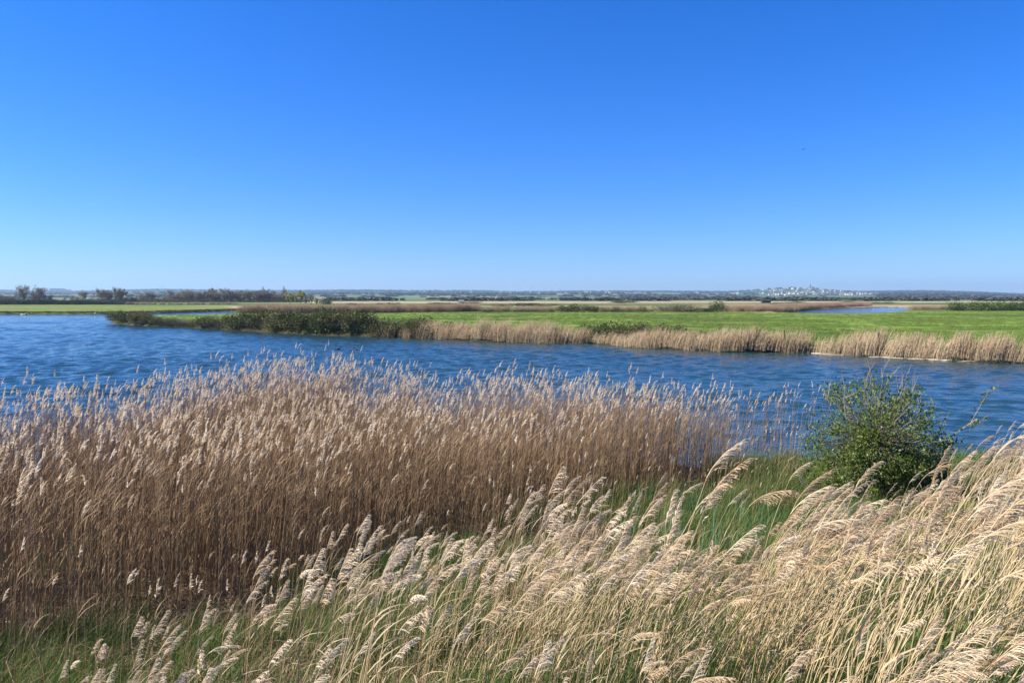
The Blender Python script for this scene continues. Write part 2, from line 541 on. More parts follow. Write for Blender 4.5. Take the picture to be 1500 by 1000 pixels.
ha = np.radians(np.linspace(-46, 46, 420)); hr = np.geomspace(1450, 9300, 110)
HR, HA = np.meshgrid(hr, ha, indexing='ij')
HX, HY = HR * np.tan(HA), HR
hx, hy = HX.ravel(), HY.ravel()
hm = mat('hill_fields', [(0.8, 0.8, 0.8), (1.15, 1.15, 1.15)], 0.9, noise=0.01, attr='landuse')
hills = link('hills', grid_mesh('hills', HX, HY, hill_z(hx, hy).reshape(HX.shape), hill_color(hx, hy), hm))
tag(hills, kind='structure')


# ------------------------------------------------------------------ scattering of stuff (uncountable plants)
def scatter(name, pts, rots, scales, idx, protos, label, cat):
    coll = bpy.data.collections.new(name + '_kinds')
    for k, me in enumerate(protos):
        o = bpy.data.objects.new('%s_kind_%02d' % (name, k), me)
        coll.objects.link(o)
    me = bpy.data.meshes.new(name)
    n = len(pts)
    me.vertices.add(n); me.vertices.foreach_set('co', np.asarray(pts, np.float32).ravel())
    a = me.attributes.new('rot', 'FLOAT_VECTOR', 'POINT'); a.data.foreach_set('vector', np.asarray(rots, np.float32).ravel())
    sc3 = np.asarray(scales, np.float32)
    if sc3.ndim == 1: sc3 = np.stack([sc3] * 3, -1)
    a = me.attributes.new('size', 'FLOAT_VECTOR', 'POINT'); a.data.foreach_set('vector', sc3.ravel())
    a = me.attributes.new('pick', 'INT', 'POINT'); a.data.foreach_set('value', np.asarray(idx, np.int32))
    me.update()
    o = link(name, me)
    ng = bpy.data.node_groups.new(name + '_nodes', 'GeometryNodeTree')
    ng.interface.new_socket('Geometry', in_out='INPUT', socket_type='NodeSocketGeometry')
    ng.interface.new_socket('Geometry', in_out='OUTPUT', socket_type='NodeSocketGeometry')
    N = ng.nodes; L = ng.links
    gi = N.new('NodeGroupInput'); go = N.new('NodeGroupOutput')
    ci = N.new('GeometryNodeCollectionInfo'); ci.inputs['Collection'].default_value = coll
    ci.inputs['Separate Children'].default_value = True; ci.inputs['Reset Children'].default_value = True
    ip = N.new('GeometryNodeInstanceOnPoints'); ip.inputs['Pick Instance'].default_value = True

    def named(nm, ty):
        q = N.new('GeometryNodeInputNamedAttribute'); q.data_type = ty; q.inputs['Name'].default_value = nm
        return q.outputs['Attribute']
    er = N.new('FunctionNodeEulerToRotation')
    L.new(named('rot', 'FLOAT_VECTOR'), er.inputs[0])
    L.new(gi.outputs[0], ip.inputs['Points']); L.new(ci.outputs[0], ip.inputs['Instance'])
    L.new(named('pick', 'INT'), ip.inputs['Instance Index'])
    L.new(er.outputs[0], ip.inputs['Rotation']); L.new(named('size', 'FLOAT_VECTOR'), ip.inputs['Scale'])
    L.new(ip.outputs[0], go.inputs[0])
    md = o.modifiers.new('scatter', 'NODES'); md.node_group = ng
    tag(o, label, cat, kind='stuff')
    return o


# ------------------------------------------------------------------ reeds
def reed_path(h, lean, rng, n=6):
    w = rng.uniform(-0.03, 0.03)
    return [Vector((lean * h * (i / n) ** 1.7, w * h * math.sin(2.5 * i / n), h * (i / n) * (1 - 0.12 * lean * (i / n)))) for i in range(n + 1)]


def plume_into(mb, base, d, L, nb, rng, detail, mi=0, width=0.0045, fluff=1.0):
    """one-sided panicle combed to +X by the wind"""
    axis = []; p = base.copy(); dd = d.normalized()
    bend = rng.uniform(0.0, 0.42)
    for i in range(7):
        axis.append(p.copy())
        p = p + dd * (L / 6)
        dd = (dd + Vector((bend * 0.42, 0, -bend * 0.26))).normalized()
    mb.tube(axis[::2] if not detail else axis, [0.0022, 0.0016, 0.001, 0.0006] if not detail else [0.0026, 0.0023, 0.002, 0.0017, 0.0013, 0.001, 0.0005], 3, mi)
    for b in range(nb):
        t = (b + rng.random()) / nb
        t = t ** 0.85
        k = min(5, int(t * 6)); q = axis[k].lerp(axis[k + 1], t * 6 - k)
        ad = (axis[k + 1] - axis[k]).normalized()
        bl = L * (0.50 - 0.36 * t) * rng.uniform(0.6, 1.1) * fluff
        side = rng.uniform(-0.5, 0.5)
        bd = (ad * 0.85 + Vector((rng.uniform(0.1, 0.8), side, rng.uniform(-0.15, 0.25)))).normalized()
        pts = [q]; nseg = 4 if detail else 2
        for s in range(nseg):
            pts.append(pts[-1] + bd * (bl / nseg))
            bd = (bd + Vector((0.22, 0, -0.30 if detail else -0.5)) * rng.uniform(0.5, 1.2)).normalized()
        sd = Vector((rng.uniform(-0.4, 0.4), rng.uniform(-1, 1), rng.uniform(-1, 1)))
        sd = (sd - bd * sd.dot(bd)).normalized()
        wd = width * rng.uniform(0.7, 1.4)
        if detail:
            mb.ribbon(pts, [wd * 0.4, wd * 0.8, wd, wd * 0.9, wd * 0.1], sd, mi)
            for s in range(5):                              # spikelets
                tt = rng.uniform(0.25, 1.0) * nseg; kk = min(nseg - 1, int(tt))
                o = pts[kk].lerp(pts[kk + 1], tt - kk)
                e = (pts[kk + 1] - pts[kk]).normalized() + Vector((rng.uniform(-0.1, 0.5), rng.uniform(-0.6, 0.6), rng.uniform(-0.6, 0.3)))
                e.normalize()
                ln = rng.uniform(0.010, 0.022)
                s2 = e.cross(Vector((rng.uniform(-1, 1), rng.uniform(-1, 1), rng.uniform(-1, 1)))).normalized() * (width * 0.42)
                mb.add([tuple(o), tuple(o + e * ln * 0.6 + s2), tuple(o + e * ln), tuple(o + e * ln * 0.6 - s2)], [(0, 1, 2, 3)], mi)
        else:
            mb.ribbon(pts, [wd * 1.2, wd * 2.4, wd * 0.5], sd, mi)


def leaf_into(mb, p, ang, L, w, droop, rng, mi=0, nseg=4, up=0.6):
    d = Vector((math.cos(ang), math.sin(ang), up)).normalized()
    pts = [p]
    for s in range(nseg):
        pts.append(pts[-1] + d * (L / nseg)); d = (d + Vector((0.12, 0, -droop))).normalized()
    side = Vector((-math.sin(ang), math.cos(ang), rng.uniform(-0.4, 0.4))).normalized()
    ws = [w * (0.7 + 0.5 * math.sin(math.pi * min(1, 0.15 + s / nseg))) * (1 - (s / nseg) ** 3) + 0.0006 for s in range(nseg + 1)]
    mb.ribbon(pts, ws, side, mi)


def stand_reed(h, lean, plumed, rng, mats):
    """a whole reed of the big stand in one mesh (materials: stem, leaf, plume)"""
    mb = MB(); P = reed_path(h, lean, rng, 4)
    r = rng.uniform(0.0030, 0.0044)
    mb.tube(P, [r, r, r * 0.9, r * 0.75, r * 0.45], 3, 0)
    for k in range(rng.randint(1, 3)):
        t = rng.uniform(0.25, 0.9); i = min(3, int(t * 4)); p = P[i].lerp(P[i + 1], t * 4 - i)
        leaf_into(mb, p, rng.uniform(-0.9, 0.9) if rng.random() < 0.75 else rng.uniform(0, 6.28), rng.uniform(0.15, 0.36), rng.uniform(0.006, 0.011),
                  rng.uniform(0.05, 0.45), rng, 1, 3, rng.uniform(0.9, 3.6))
    if plumed:
        plume_into(mb, P[-1], P[-1] - P[-2], rng.uniform(0.13, 0.24), rng.randint(13, 20), rng, False, 2, 0.0062)
    return mb.mesh('stand_reed', mats)


def tuft(n, h, spread, w, rng, m, lean=0.15, nseg=3):
    mb = MB()
    for i in range(n):
        a = rng.uniform(0, 6.28); r = spread * math.sqrt(rng.random())
        p = Vector((r * math.cos(a), r * math.sin(a), -0.02))
        L = h * rng.uniform(0.55, 1.1)
        d = Vector((rng.gauss(lean, 0.25), rng.gauss(0, 0.25), 1)).normalized()
        pts = [p]
        for s in range(nseg):
            pts.append(pts[-1] + d * (L / nseg)); d = (d + Vector((rng.uniform(0, 0.35), rng.uniform(-0.2, 0.2), -0.18))).normalized()
        side = Vector((rng.uniform(-1, 1), rng.uniform(-1, 1), 0)).normalized()
        ws = [w, w * 0.9, w * 0.6, 0.0005] if nseg == 3 else [w, w * 0.7, 0.0005]
        mb.ribbon(pts, ws, side)
    return mb.mesh('tuft', m)


# ---- the big brown stand on the left
FRONT = [(-16, 6.2), (-5.6, 7.4), (-4.4, 9.0), (-3.0, 10.4), (-1.3, 12.2), (0.3, 14.2), (3.0, 16.4), (4.8, 17.2), (5.6, 18.6)]
BACK = [(5.2, 20.6), (4.2, 20.6), (2.0, 21.6), (0, 22.2), (-2, 22.4), (-5.0, 23.0), (-5.6, 27.6), (-8.0, 27.0), (-9.8, 22.2), (-11.6, 19.2), (-14, 17.2), (-24, 16.5)]
STAND = FRONT + BACK
n0 = 116000
sx = NR.uniform(-22, 8.6, n0); sy = NR.uniform(4, 29, n0)
d = sdf(sx, sy, STAND)
clump = fbm(sx * 0.8, sy * 0.8, 61)
gap = sstep(.30, .42, fbm(sx * .5 + 3, sy * .5, 63))
prob = np.where(d < 0, (0.30 + 0.75 * clump) * (.45 + .55 * gap), 0)
edge = sstep(1.6, 0.0, d) * (d >= 0)
farside = sy > np.interp(sx, [-20, -10, -5, 0, 6], [16, 18, 20, 20, 18])
prob = np.where(d >= 0, np.where(farside, 0.17 * sstep(3.2, 0, d) * sstep(.3, .6, clump), 0.22 * edge * (clump > 0.45)), prob)
prob = np.where((d < 0) & farside, prob * sstep(-0.2, -2.2, d) + .12, prob)
vis = np.abs(sx) < 0.75 * sy + 1.0
loose = (d > 0) & ~farside & (sy > 4.2) & (sx / sy < 0.22 + 0.01 * sy)
prob = np.where(loose, np.maximum(prob, 0.13 * sstep(.35, .6, fbm(sx * .9, sy * .9, 67)) + .02), prob)
fringe = (sx > 5.0) & (sx < 8.6) & (sy > 18.8) & (sy < 22.3)
prob = np.where(fringe, np.maximum(prob, .05), prob)
farside = farside | fringe
keep = (NR.rand(n0) < prob) & vis
sx, sy = sx[keep], sy[keep]
sz = np.maximum(ground_z(sx, sy), -0.25)
hfac = 0.76 + 0.46 * fbm(sx * 0.45, sy * 0.45, 71)
hfac = hfac * (1 - 0.22 * sstep(2.0, 5.5, sx)) * np.where(farside[keep] & (d[keep] > -.8), 1.1, 1.0) * np.where(loose[keep], 1 - .45 * sstep(0, 2.5, d[keep]), 1.0)
protos = []
smats = [M['stem_brown'], M['leaf_brown'], M['plume_pale']]
for k in range(16):
    protos.append(stand_reed(R.uniform(1.9, 2.25), R.uniform(0.02, 0.11), True, R, smats))
for k in range(10):
    protos.append(stand_reed(R.uniform(1.6, 2.1), R.uniform(0.0, 0.14), False, R, smats))
n = len(sx)
sdk = d[keep]; fsk = farside[keep]
idx = np.where(NR.rand(n) < np.where(fsk & (sdk > -1.2), .62, 0.17), NR.randint(0, 16, n), NR.randint(16, 26, n))
rots = np.stack([NR.normal(0, 0.05, n), NR.normal(0.015, 0.05, n), NR.normal(0, 0.6, n)], -1)
scatter('brown_reed_stand', np.stack([sx, sy, sz], -1), rots, hfac * NR.uniform(0.86, 1.1, n), idx, protos,
        'dense stand of tall brown reeds with pale plumes between bank and lake', 'reeds')
print('stand reeds', n)

# ---- foreground reeds on the bank
SKYLINE = [(-200, 960), (150, 930), (250, 880), (330, 850), (430, 810), (500, 760), (600, 770), (690, 775), (740, 735), (800, 700), (900, 690), (1000, 668),
           (1080, 680), (1110, 660), (1180, 665), (1240, 690), (1290, 725), (1340, 690), (1400, 645), (1450, 620), (1500, 575), (1700, 560)]
kpx = [p[0] for p in SKYLINE]; kpy = [p[1] for p in SKYLINE]


def reed_kind(h, lean, rng, nb, L, pm):
    P = reed_path(h, lean, rng, 6)
    st = MB(); r = rng.uniform(0.0026, 0.0036)
    st.tube(P, [r, r, r, r * 0.9, r * 0.8, r * 0.65, r * 0.5], 4)
    pl = MB(); plume_into(pl, P[-1], P[-1] - P[-2] + Vector((0.06, 0, 0)), L, int(nb * rng.uniform(.5, 1.1)), rng, True, 0, 0.0045, rng.uniform(.7, 1.25))
    lv = []
    for k in range(2):
        m_ = MB(); t = rng.uniform(0.35, 0.85); i = min(5, int(t * 6)); p = P[i].lerp(P[i + 1], t * 6 - i)
        leaf_into(m_, p, rng.uniform(-0.7, 0.7), rng.uniform(0.18, 0.38), rng.uniform(0.005, 0.010), rng.uniform(0.02, 0.22), rng, 0, 5, rng.uniform(0.5, 2.4))
        lv.append(m_.mesh('reed_leaf', M['leaf_straw']))
    tip = P[-1] + (P[-1] - P[-2]).normalized() * L * 0.8
    return dict(h=h, lean=lean, L=L, tip=tip, stem=st.mesh('reed_stem', M['stem_straw']), plume=pl.mesh('reed_plume', pm), leaf=lv)


kinds = [reed_kind(R.uniform(1.35, 1.6), R.uniform(0.20, 0.48), R, R.randint(44, 60), R.uniform(0.17, 0.33), M['plume_tan']) for k in range(22)]
kinds_up = [reed_kind(R.uniform(1.3, 1.6), R.uniform(0.04, 0.18), R, R.randint(36, 50), R.uniform(0.15, 0.24), M['plume_pale']) for k in range(12)]
BULK = [(-200, 1010), (250, 960), (380, 880), (430, 860), (600, 810), (740, 800), (800, 790), (900, 785), (980, 800), (1060, 815), (1120, 790), (1200, 740), (1290, 745), (1340, 715),
        (1400, 672), (1450, 645), (1500, 605), (1700, 600)]
bpx = [p[0] for p in BULK]; bpy_ = [p[1] for p in BULK]


def fit(x, y, z, kd, s, rz, hero):
    """shrink a reed so that its tip stays under the skyline of the bank reeds"""
    for _ in range(8):
        t = Vector((kd['tip'].x * math.cos(rz), kd['tip'].x * math.sin(rz), kd['tip'].z)) * s
        px, py = project(x + t.x, y + t.y, z + t.z)
        lim = np.interp(px, kpx, kpy) if hero else np.interp(px, bpx, bpy_)
        if y < 3.0: lim = max(lim, 880 + 150 * (3.0 - y))
        if py >= lim: return s, px, py
        s *= 0.92
        if s < 0.45: return None
    return None


def bank_points(n, y0, y1, powr, lo, hi):
    y = y0 + (y1 - y0) * NR.rand(n) ** powr
    x = NR.uniform(lo, hi, n) * y + NR.uniform(-.4, .3, n)
    return x, y, ground_z(x, y), sdf(x, y, STAND), fbm(x * 1.3, y * 1.3, 81), ((x - 3.0) ** 2 / 4.0 + (y - 11.4) ** 2 / 12 < 1), ((x - 7.4) ** 2 / 3 + (y - 14.6) ** 2 / 4 < 1)


cands = []
for x, y, z, sd_, cl, inpocket, inbush in zip(*bank_points(15000, 1.7, 17.0, 1.2, -0.62, 0.76)):
    right = float(sstep(-0.22, 0.32, x / y))
    if R.random() > (0.20 + 0.46 * right) * (1.5 if y < 4.5 else 1): continue
    if sd_ < 0.3 or inbush or (inpocket and R.random() < .93): continue
    if y > 9.5 and R.random() < 0.5: continue
    if R.random() > 4.2 * max(0.0, cl - .40): continue
    up = R.random() < (0.92 - 0.87 * right)
    kd = R.choice(kinds_up if up else kinds)
    hero = R.random() < (.10 if not up else .5)
    rz = R.gauss(0.0, 0.5) if not up else R.uniform(-0.9, 0.9)
    q = fit(x, y, z, kd, R.uniform(0.85, 1.18), rz, hero)
    if q is None: continue
    s, px, py = q
    if px < -60 or px > 1580 or py > 1090: continue
    cands.append((math.hypot(x, y), x, y, z, s, rz, kd, px, py, up))
cands.sort(key=lambda c: c[0])
ZONES = {
    'grass': ('standing in green grass before the brown stand', 'plumed reeds in the grass by the brown stand'),
    'mid': ('between the brown stand and the straw coloured reeds', 'plumed reeds at the edge of the brown stand'),
    'bank': ('among straw coloured reeds below the bush', 'straw coloured plumed reeds on the bank'),
}
for (dd, x, y, z, s, rz, kd, px, py, up) in cands[:300]:
    e = empty('plumed_reed', (x, y, z - 0.03), (R.gauss(0, 0.06), R.gauss(0.04, 0.08), rz), (s, s, s))
    where, grp = ZONES['grass' if (up and px < 900 or px < 640) else 'mid' if px < 1050 else 'bank']
    size = 'tall' if s * kd['h'] > 1.45 else 'low' if s * kd['h'] < 1.05 else 'middle-sized'
    way = 'nearly upright' if kd['lean'] < .2 else 'strongly bent' if kd['lean'] > .36 else 'leaning'
    pl = 'slim plume' if kd['L'] < .22 else 'long broad plume' if kd['L'] > .27 else 'tan plume'
    tag(e, '%s %s reed, %s, %s' % (size, way, pl, where), 'reed', '%s, %s %s, %s' % (grp, size, way, pl))
    link('stem', kd['stem'], e); link('plume', kd['plume'], e)
    for l in kd['leaf']: link('leaf', l, e)
rest = cands[300:]
mp = []
for k in range(24):
    kd = (kinds[:15] + kinds_up[:9])[k]
    mb = MB()
    for part, mi in ((kd['stem'], 0), (kd['plume'], 1), (kd['leaf'][0], 2), (kd['leaf'][1], 2)):
        mb.add([tuple(v.co) for v in part.vertices], [tuple(p.vertices) for p in part.polygons], mi)
    mp.append(mb.mesh('bank_reed', [M['stem_straw'], M['plume_tan'] if k < 15 else M['plume_pale'], M['leaf_straw']]))
print('cands', len(cands), 'nearest 300 up to', cands[299][0] if len(cands) > 299 else 0)
scatter('bank_reeds', [(c[1], c[2], c[3] - 0.03) for c in rest], [(R.gauss(0, 0.06), R.gauss(0.04, 0.08), c[5]) for c in rest], [c[4] for c in rest],
        [R.randint(15, 23) if c[9] else R.randint(0, 14) for c in rest], mp,
        'many straw coloured plumed reeds farther down the bank around the bush', 'reeds')

# dry plume-less stalks and blades between them
bare = []
for k in range(8):
    mb = MB()
    for q in range(5):
        P = reed_path(R.uniform(0.5, 1.1), R.uniform(0.0, 0.3), R, 4)
        o = Vector((R.gauss(0, 0.11), R.gauss(0, 0.11), 0)); P = [p + o for p in P]
        r = R.uniform(0.0016, 0.0028)
        mb.tube(P, [r, r, r * 0.9, r * 0.7, r * 0.3], 3, 0)
        for j in range(2):
            leaf_into(mb, P[R.randint(1, 3)], R.uniform(-1.2, 1.2), R.uniform(0.16, 0.36), R.uniform(0.003, 0.006), R.uniform(0.0, 0.14), R, 1, 4, R.uniform(0.7, 3.0))
    bare.append(mb.mesh('dry_stalks', [M['stem_straw'], M['leaf_straw']]))
pts = []; rots = []; scs = []
for x, y, z, sd_, cl, inpocket, inbush in zip(*bank_points(16000, 2.2, 17, 1.1, -0.75, 0.76)):
    right = float(sstep(0.0, 0.5, x / y))
    if R.random() > (0.06 + 0.17 * right) * (.3 if y < 4.5 else .9): continue
    if R.random() > 3.4 * max(0., cl - .38): continue
    if sd_ < 0.2 or (inpocket and R.random() < .8): continue
    s = R.uniform(0.6, 1.1)
    px, py = project(x, y, z + 1.0 * s)
    if py < np.interp(px, bpx, bpy_) + 20: s *= 0.6
    px, py = project(x, y, z + 1.0 * s)
    if py < np.interp(px, bpx, bpy_) + 20: continue
    pts.append((x, y, z - 0.02)); rots.append((R.gauss(0, 0.12), R.gauss(0.28, 0.16), R.gauss(0, 0.5))); scs.append(s)
scatter('dry_stalks', pts, rots, scs, [R.randint(0, 7) for _ in pts], bare, 'dry straw coloured stalks and blades tangled between the plumed reeds', 'dry grass')
print('dry', len(pts))

# green grass on the near bank
gr = [tuft(26, R.uniform(0.25, 0.66), 0.14, 0.0075, R, M['grass'], 0.15) for k in range(10)]
n0 = 32000
gx_ = NR.uniform(-0.8, 0.8, n0); gy_ = 1.3 + 19 * NR.rand(n0) ** 1.1; gx_ = gx_ * gy_
cl = fbm(gx_ * 0.9, gy_ * 0.9, 41)
k = (NR.rand(n0) < (sstep(0.30, 0.6, cl) * 0.95 + 0.08) * (.5 + .5 * sstep(-.5, -.15, gx_ / gy_))) & (sdf(gx_, gy_, STAND) > -0.4) & (sdf(gx_, gy_, MAIN) > 0.3)
gx_, gy_ = gx_[k], gy_[k]; n = len(gx_)
scatter('bank_grass', np.stack([gx_, gy_, ground_z(gx_, gy_)], -1), np.stack([NR.normal(0, .1, n), NR.normal(0, .1, n), NR.uniform(-0.8, 0.8, n)], -1),
        NR.uniform(0.6, 1.25, n), NR.randint(0, 10, n), gr, 'fresh green grass growing under the reeds on the near bank', 'grass')

# dead flattened litter
lit = []
for k in range(6):
    mb = MB()
    for q in range(16):
        a = R.uniform(0, 6.28); L = R.uniform(0.25, 0.8); p = Vector((R.gauss(0, .2), R.gauss(0, .2), R.uniform(0.01, 0.14)))
        dv = Vector((math.cos(a), math.sin(a), R.uniform(-.1, .25)))
        mb.tube([p, p + dv * L * 0.5 + Vector((0, 0, R.uniform(-.03, .06))), p + dv * L], [0.003, 0.0028, 0.0015], 3, 0)
        leaf_into(mb, p, R.uniform(0, 6.28), R.uniform(.15, .35), 0.009, R.uniform(0, .3), R, 1, 3, R.uniform(-.1, .5))
    lit.append(mb.mesh('litter', [M['stem_brown'], M['leaf_brown']]))
n0 = 4200
lx = NR.uniform(-0.85, 0.8, n0); ly = 3 + 16 * NR.rand(n0); lx = lx * ly
k = (sdf(lx, ly, STAND) > -1.6) & (sdf(lx, ly, MAIN) > 0.2) & (NR.rand(n0) < np.where(lx < -1.5, 1, np.where(lx < 1, 0.7, 0.4)))
lx, ly = lx[k], ly[k]; n = len(lx)
scatter('reed_litter', np.stack([lx, ly, ground_z(lx, ly)], -1), np.stack([NR.normal(0, .1, n), NR.normal(0, .1, n), NR.uniform(0, 6.28, n)], -1),
        NR.uniform(0.7, 1.2, n), NR.randint(0, 6, n), lit, 'flattened brown reed litter on the ground of the near bank', 'reed litter')

# ------------------------------------------------------------------ iris clumps
iris_leaves = []
for k in range(6):
    mb = MB(); L = R.uniform(0.5, 0.85); d = Vector((R.uniform(-0.05, 0.25), R.uniform(-.1, .1), 1)).normalized()
    pts = [Vector((0, 0, -0.02))]
    for s in range(5):
        pts.append(pts[-1] + d * L / 5); d = (d + Vector((R.uniform(0, .14), 0, -0.03))).normalized()
    mb.ribbon(pts, [0.016, 0.024, 0.024, 0.02, 0.013, 0.001], Vector((0.25, 1, 0)).normalized() if k % 2 else Vector((1, 0.3, 0)).normalized())
    iris_leaves.append(mb.mesh('iris_leaf', M['iris']))
IR = 0
for _ in range(400):
    x = R.gauss(3.2, 1.1); y = R.gauss(11.4, 1.7)
    if float(sdf(np.array([x]), np.array([y]), STAND)[0]) < 0.2 or y > 16 or y < 8.4: continue
    e = empty('iris_clump', (x, y, gz(x, y)), (0, 0, R.uniform(-0.8, 0.8)))
    tag(e, 'clump of blue-green sword leaves growing between the brown reed stand and the bush', 'iris', 'iris clumps at the foot of the bank')
    for q in range(R.randint(7, 12)):
        link('leaf', R.choice(iris_leaves), e, (R.gauss(0, .09), R.gauss(0, .09), 0), (R.gauss(0, .1), R.gauss(.05, .12), R.uniform(-1.2, 1.2)), (R.uniform(.7, 1.1),) * 3)
    IR += 1
    if IR >= 46: break


# ------------------------------------------------------------------ shrubs and trees
def rnd_dir(rng):
    z = rng.uniform(-1, 1); a = rng.uniform(0, 6.283); r = math.sqrt(1 - z * z)
    return Vector((r * math.cos(a), r * math.sin(a), z))


def grow(mb, p, d, L, r, lev, maxlev, rng, tips, nch=(3, 5), spread=0.7, upb=0.15, wind=0.0, mi=0, ratio=(0.5, 0.75)):
    nseg = 4 if lev < 2 else 3
    pts = [p.copy()]; dirs = []
    for s in range(nseg):
        d = (d + rnd_dir(rng) * 0.17 + Vector((wind, 0, upb * 0.3))).normalized()
        pts.append(pts[-1] + d * (L / nseg)); dirs.append(d.copy())
    r1 = r * 0.55
    mb.tube(pts, [r + (r1 - r) * i / nseg for i in range(nseg + 1)], 5 if lev == 0 else 3, mi)
    tips.append((lev, pts, dirs))
    if lev >= maxlev: return
    for c in range(rng.randint(*nch)):
        t = rng.uniform(0.3, 1.0) * nseg; k = min(nseg - 1, int(t)); q = pts[k].lerp(pts[k + 1], t - k)
        nd = (dirs[k] + rnd_dir(rng) * spread + Vector((wind, 0, upb))).normalized()
        grow(mb, q, nd, L * rng.uniform(*ratio), max(r1 * rng.uniform(0.55, 0.8), 0.0015), lev + 1, maxlev, rng, tips, nch, spread, upb, wind, mi, ratio)


def leaves_on(mb, tips, minlev, per, size, rng, jitter, keep=lambda p: True, mi=0):
    for lev, pts, dirs in tips:
        if lev < minlev: continue
        for k in range(per):
            t = rng.random() * (len(pts) - 1); i = min(len(pts) - 2, int(t)); p = pts[i].lerp(pts[i + 1], t - i) + rnd_dir(rng) * jitter
            if not keep(p): continue
            a = (rnd_dir(rng) + Vector((0, 0, 0.4))).normalized(); b = a.cross(rnd_dir(rng)).normalized()
            s = size * rng.uniform(0.6, 1.3)
            mb.add([tuple(p), tuple(p + a * s * .5 + b * s * .32), tuple(p + a * s), tuple(p + a * s * .5 - b * s * .32)], [(0, 1, 2, 3)], mi)


# the green bush on the bank
rb = random.Random(19)
bx, by = 7.35, 15.0
bz = gz(bx, by)
bush = empty('green_bush', (bx, by, bz - 0.05), (0, 0, 0), (1.22, 1.22, 1.5))
tag(bush, 'round green bush with small leaves and bare grey twigs on the bank by the lake', 'bush')
wb = MB(); tips = []
stems = [(-1.1, -0.5, 0.25), (-.7, -.9, .3), (.2, -1.1, .3), (.8, -.8, .35), (-1.0, 0.1, 0.9), (-0.6, -0.4, 1.1), (-0.25, 0.2, 1.5), (0.05, -0.2, 1.7), (0.3, 0.25, 1.4), (0.6, -0.2, 1.2), (0.95, 0.1, 0.8), (1.25, 0.0, 0.45),
         (-1.1, -0.2, 0.45), (0.2, -0.8, 0.9), (-0.4, 0.7, 1.0), (0.5, 0.7, 0.9), (0.0, -0.7, 0.6), (0.7, -0.6, 0.5), (-0.75, -0.6, 0.45)]
for sx_, sy_, sz_ in stems:
    dv = Vector((sx_, sy_, sz_)).normalized()
    grow(wb, Vector((sx_ * 0.08, sy_ * 0.08, 0)), dv, rb.uniform(.72, .95), 0.018, 0, 3, rb, tips, (3, 5), 0.72, 0.08, 0.02, 0, (0.4, 0.62))
lb = MB()
leaves_on(lb, tips, 2, 8, 0.042, rb, 0.045, lambda p: p.z > 0.05 and (p.x / 1.25) ** 2 + (p.y / 1.1) ** 2 + ((p.z - .85) / .98) ** 2 < 1.05)
ctr = Vector((0, 0, .85))
for k in range(560):                                        # leafy sprays all through the rounded crown
    dv = rnd_dir(rb); lump = .82 + .3 * float(fbm(np.array([dv.x * 2.1 + 5]), np.array([dv.z * 2.1 + dv.y * 1.7]), 151)[0])
    rr_ = rb.random() ** .36 * lump
    q = ctr + Vector((dv.x * 1.14 * rr_, dv.y * 1.05 * rr_, dv.z * .92 * rr_))
    if q.z < .06: continue
    wb.tube([ctr.lerp(q, .35) + rnd_dir(rb) * .05, ctr.lerp(q, .75) + rnd_dir(rb) * .05, q + dv * .10], [.006, .004, .0012], 3)
    for j in range(26):
        o = q + rnd_dir(rb) * .13 * rb.random() + dv * rb.uniform(-.12, .12)
        a = (rnd_dir(rb) + dv * .5 + Vector((0, 0, .3))).normalized(); b_ = a.cross(rnd_dir(rb)).normalized(); s_ = .042 * rb.uniform(.5, 1.35)
        lb.add([tuple(o), tuple(o + a * s_ * .5 + b_ * s_ * .3), tuple(o + a * s_), tuple(o + a * s_ * .5 - b_ * s_ * .3)], [(0, 1, 2, 3)])
wood = link('branches', wb.mesh('bush_branches', M['bark']), bush)
fol = link('foliage', lb.mesh('bush_foliage', M['leaf_bush']), bush)
tag(fol, kind='stuff')
mb = MB(); tp = []
grow(mb, Vector((.35, 0, .55)), Vector((1, -.1, .32)).normalized(), 1.35, .014, 1, 3, rb, tp, (3, 4), .5, .1, .05, 0, (.3, .42))
side = link('side_branch', mb.mesh('side_branch', M['bark']), bush)
mb = MB(); leaves_on(mb, tp, 2, 9, .045, rb, .03)
tag(link('side_foliage', mb.mesh('side_foliage', M['leaf_bush']), side), kind='stuff')
for k in range(12):
    mb = MB(); a = rb.uniform(-0.8, 0.8); p = Vector((a * 0.9, rb.uniform(-.3, .3), 1.5 - 0.5 * abs(a))); dv = Vector((a * 0.6 + 0.1, rb.uniform(-.2, .2), 1)).normalized()
    pts = [p]
    for s in range(4):
        pts.append(pts[-1] + dv * rb.uniform(.09, .17)); dv = (dv + rnd_dir(rb) * .3).normalized()
    mb.tube(pts, [.009, .008, .006, .004, .0015], 4)
    for s in (2, 3):
        q = pts[s]; e2 = (dv + rnd_dir(rb) * .7).normalized(); mb.tube([q, q + e2 * .16, q + e2 * .27], [.005, .004, .001], 3)
    link('bare_twig', mb.mesh('bare_twig', M['bark']), bush)


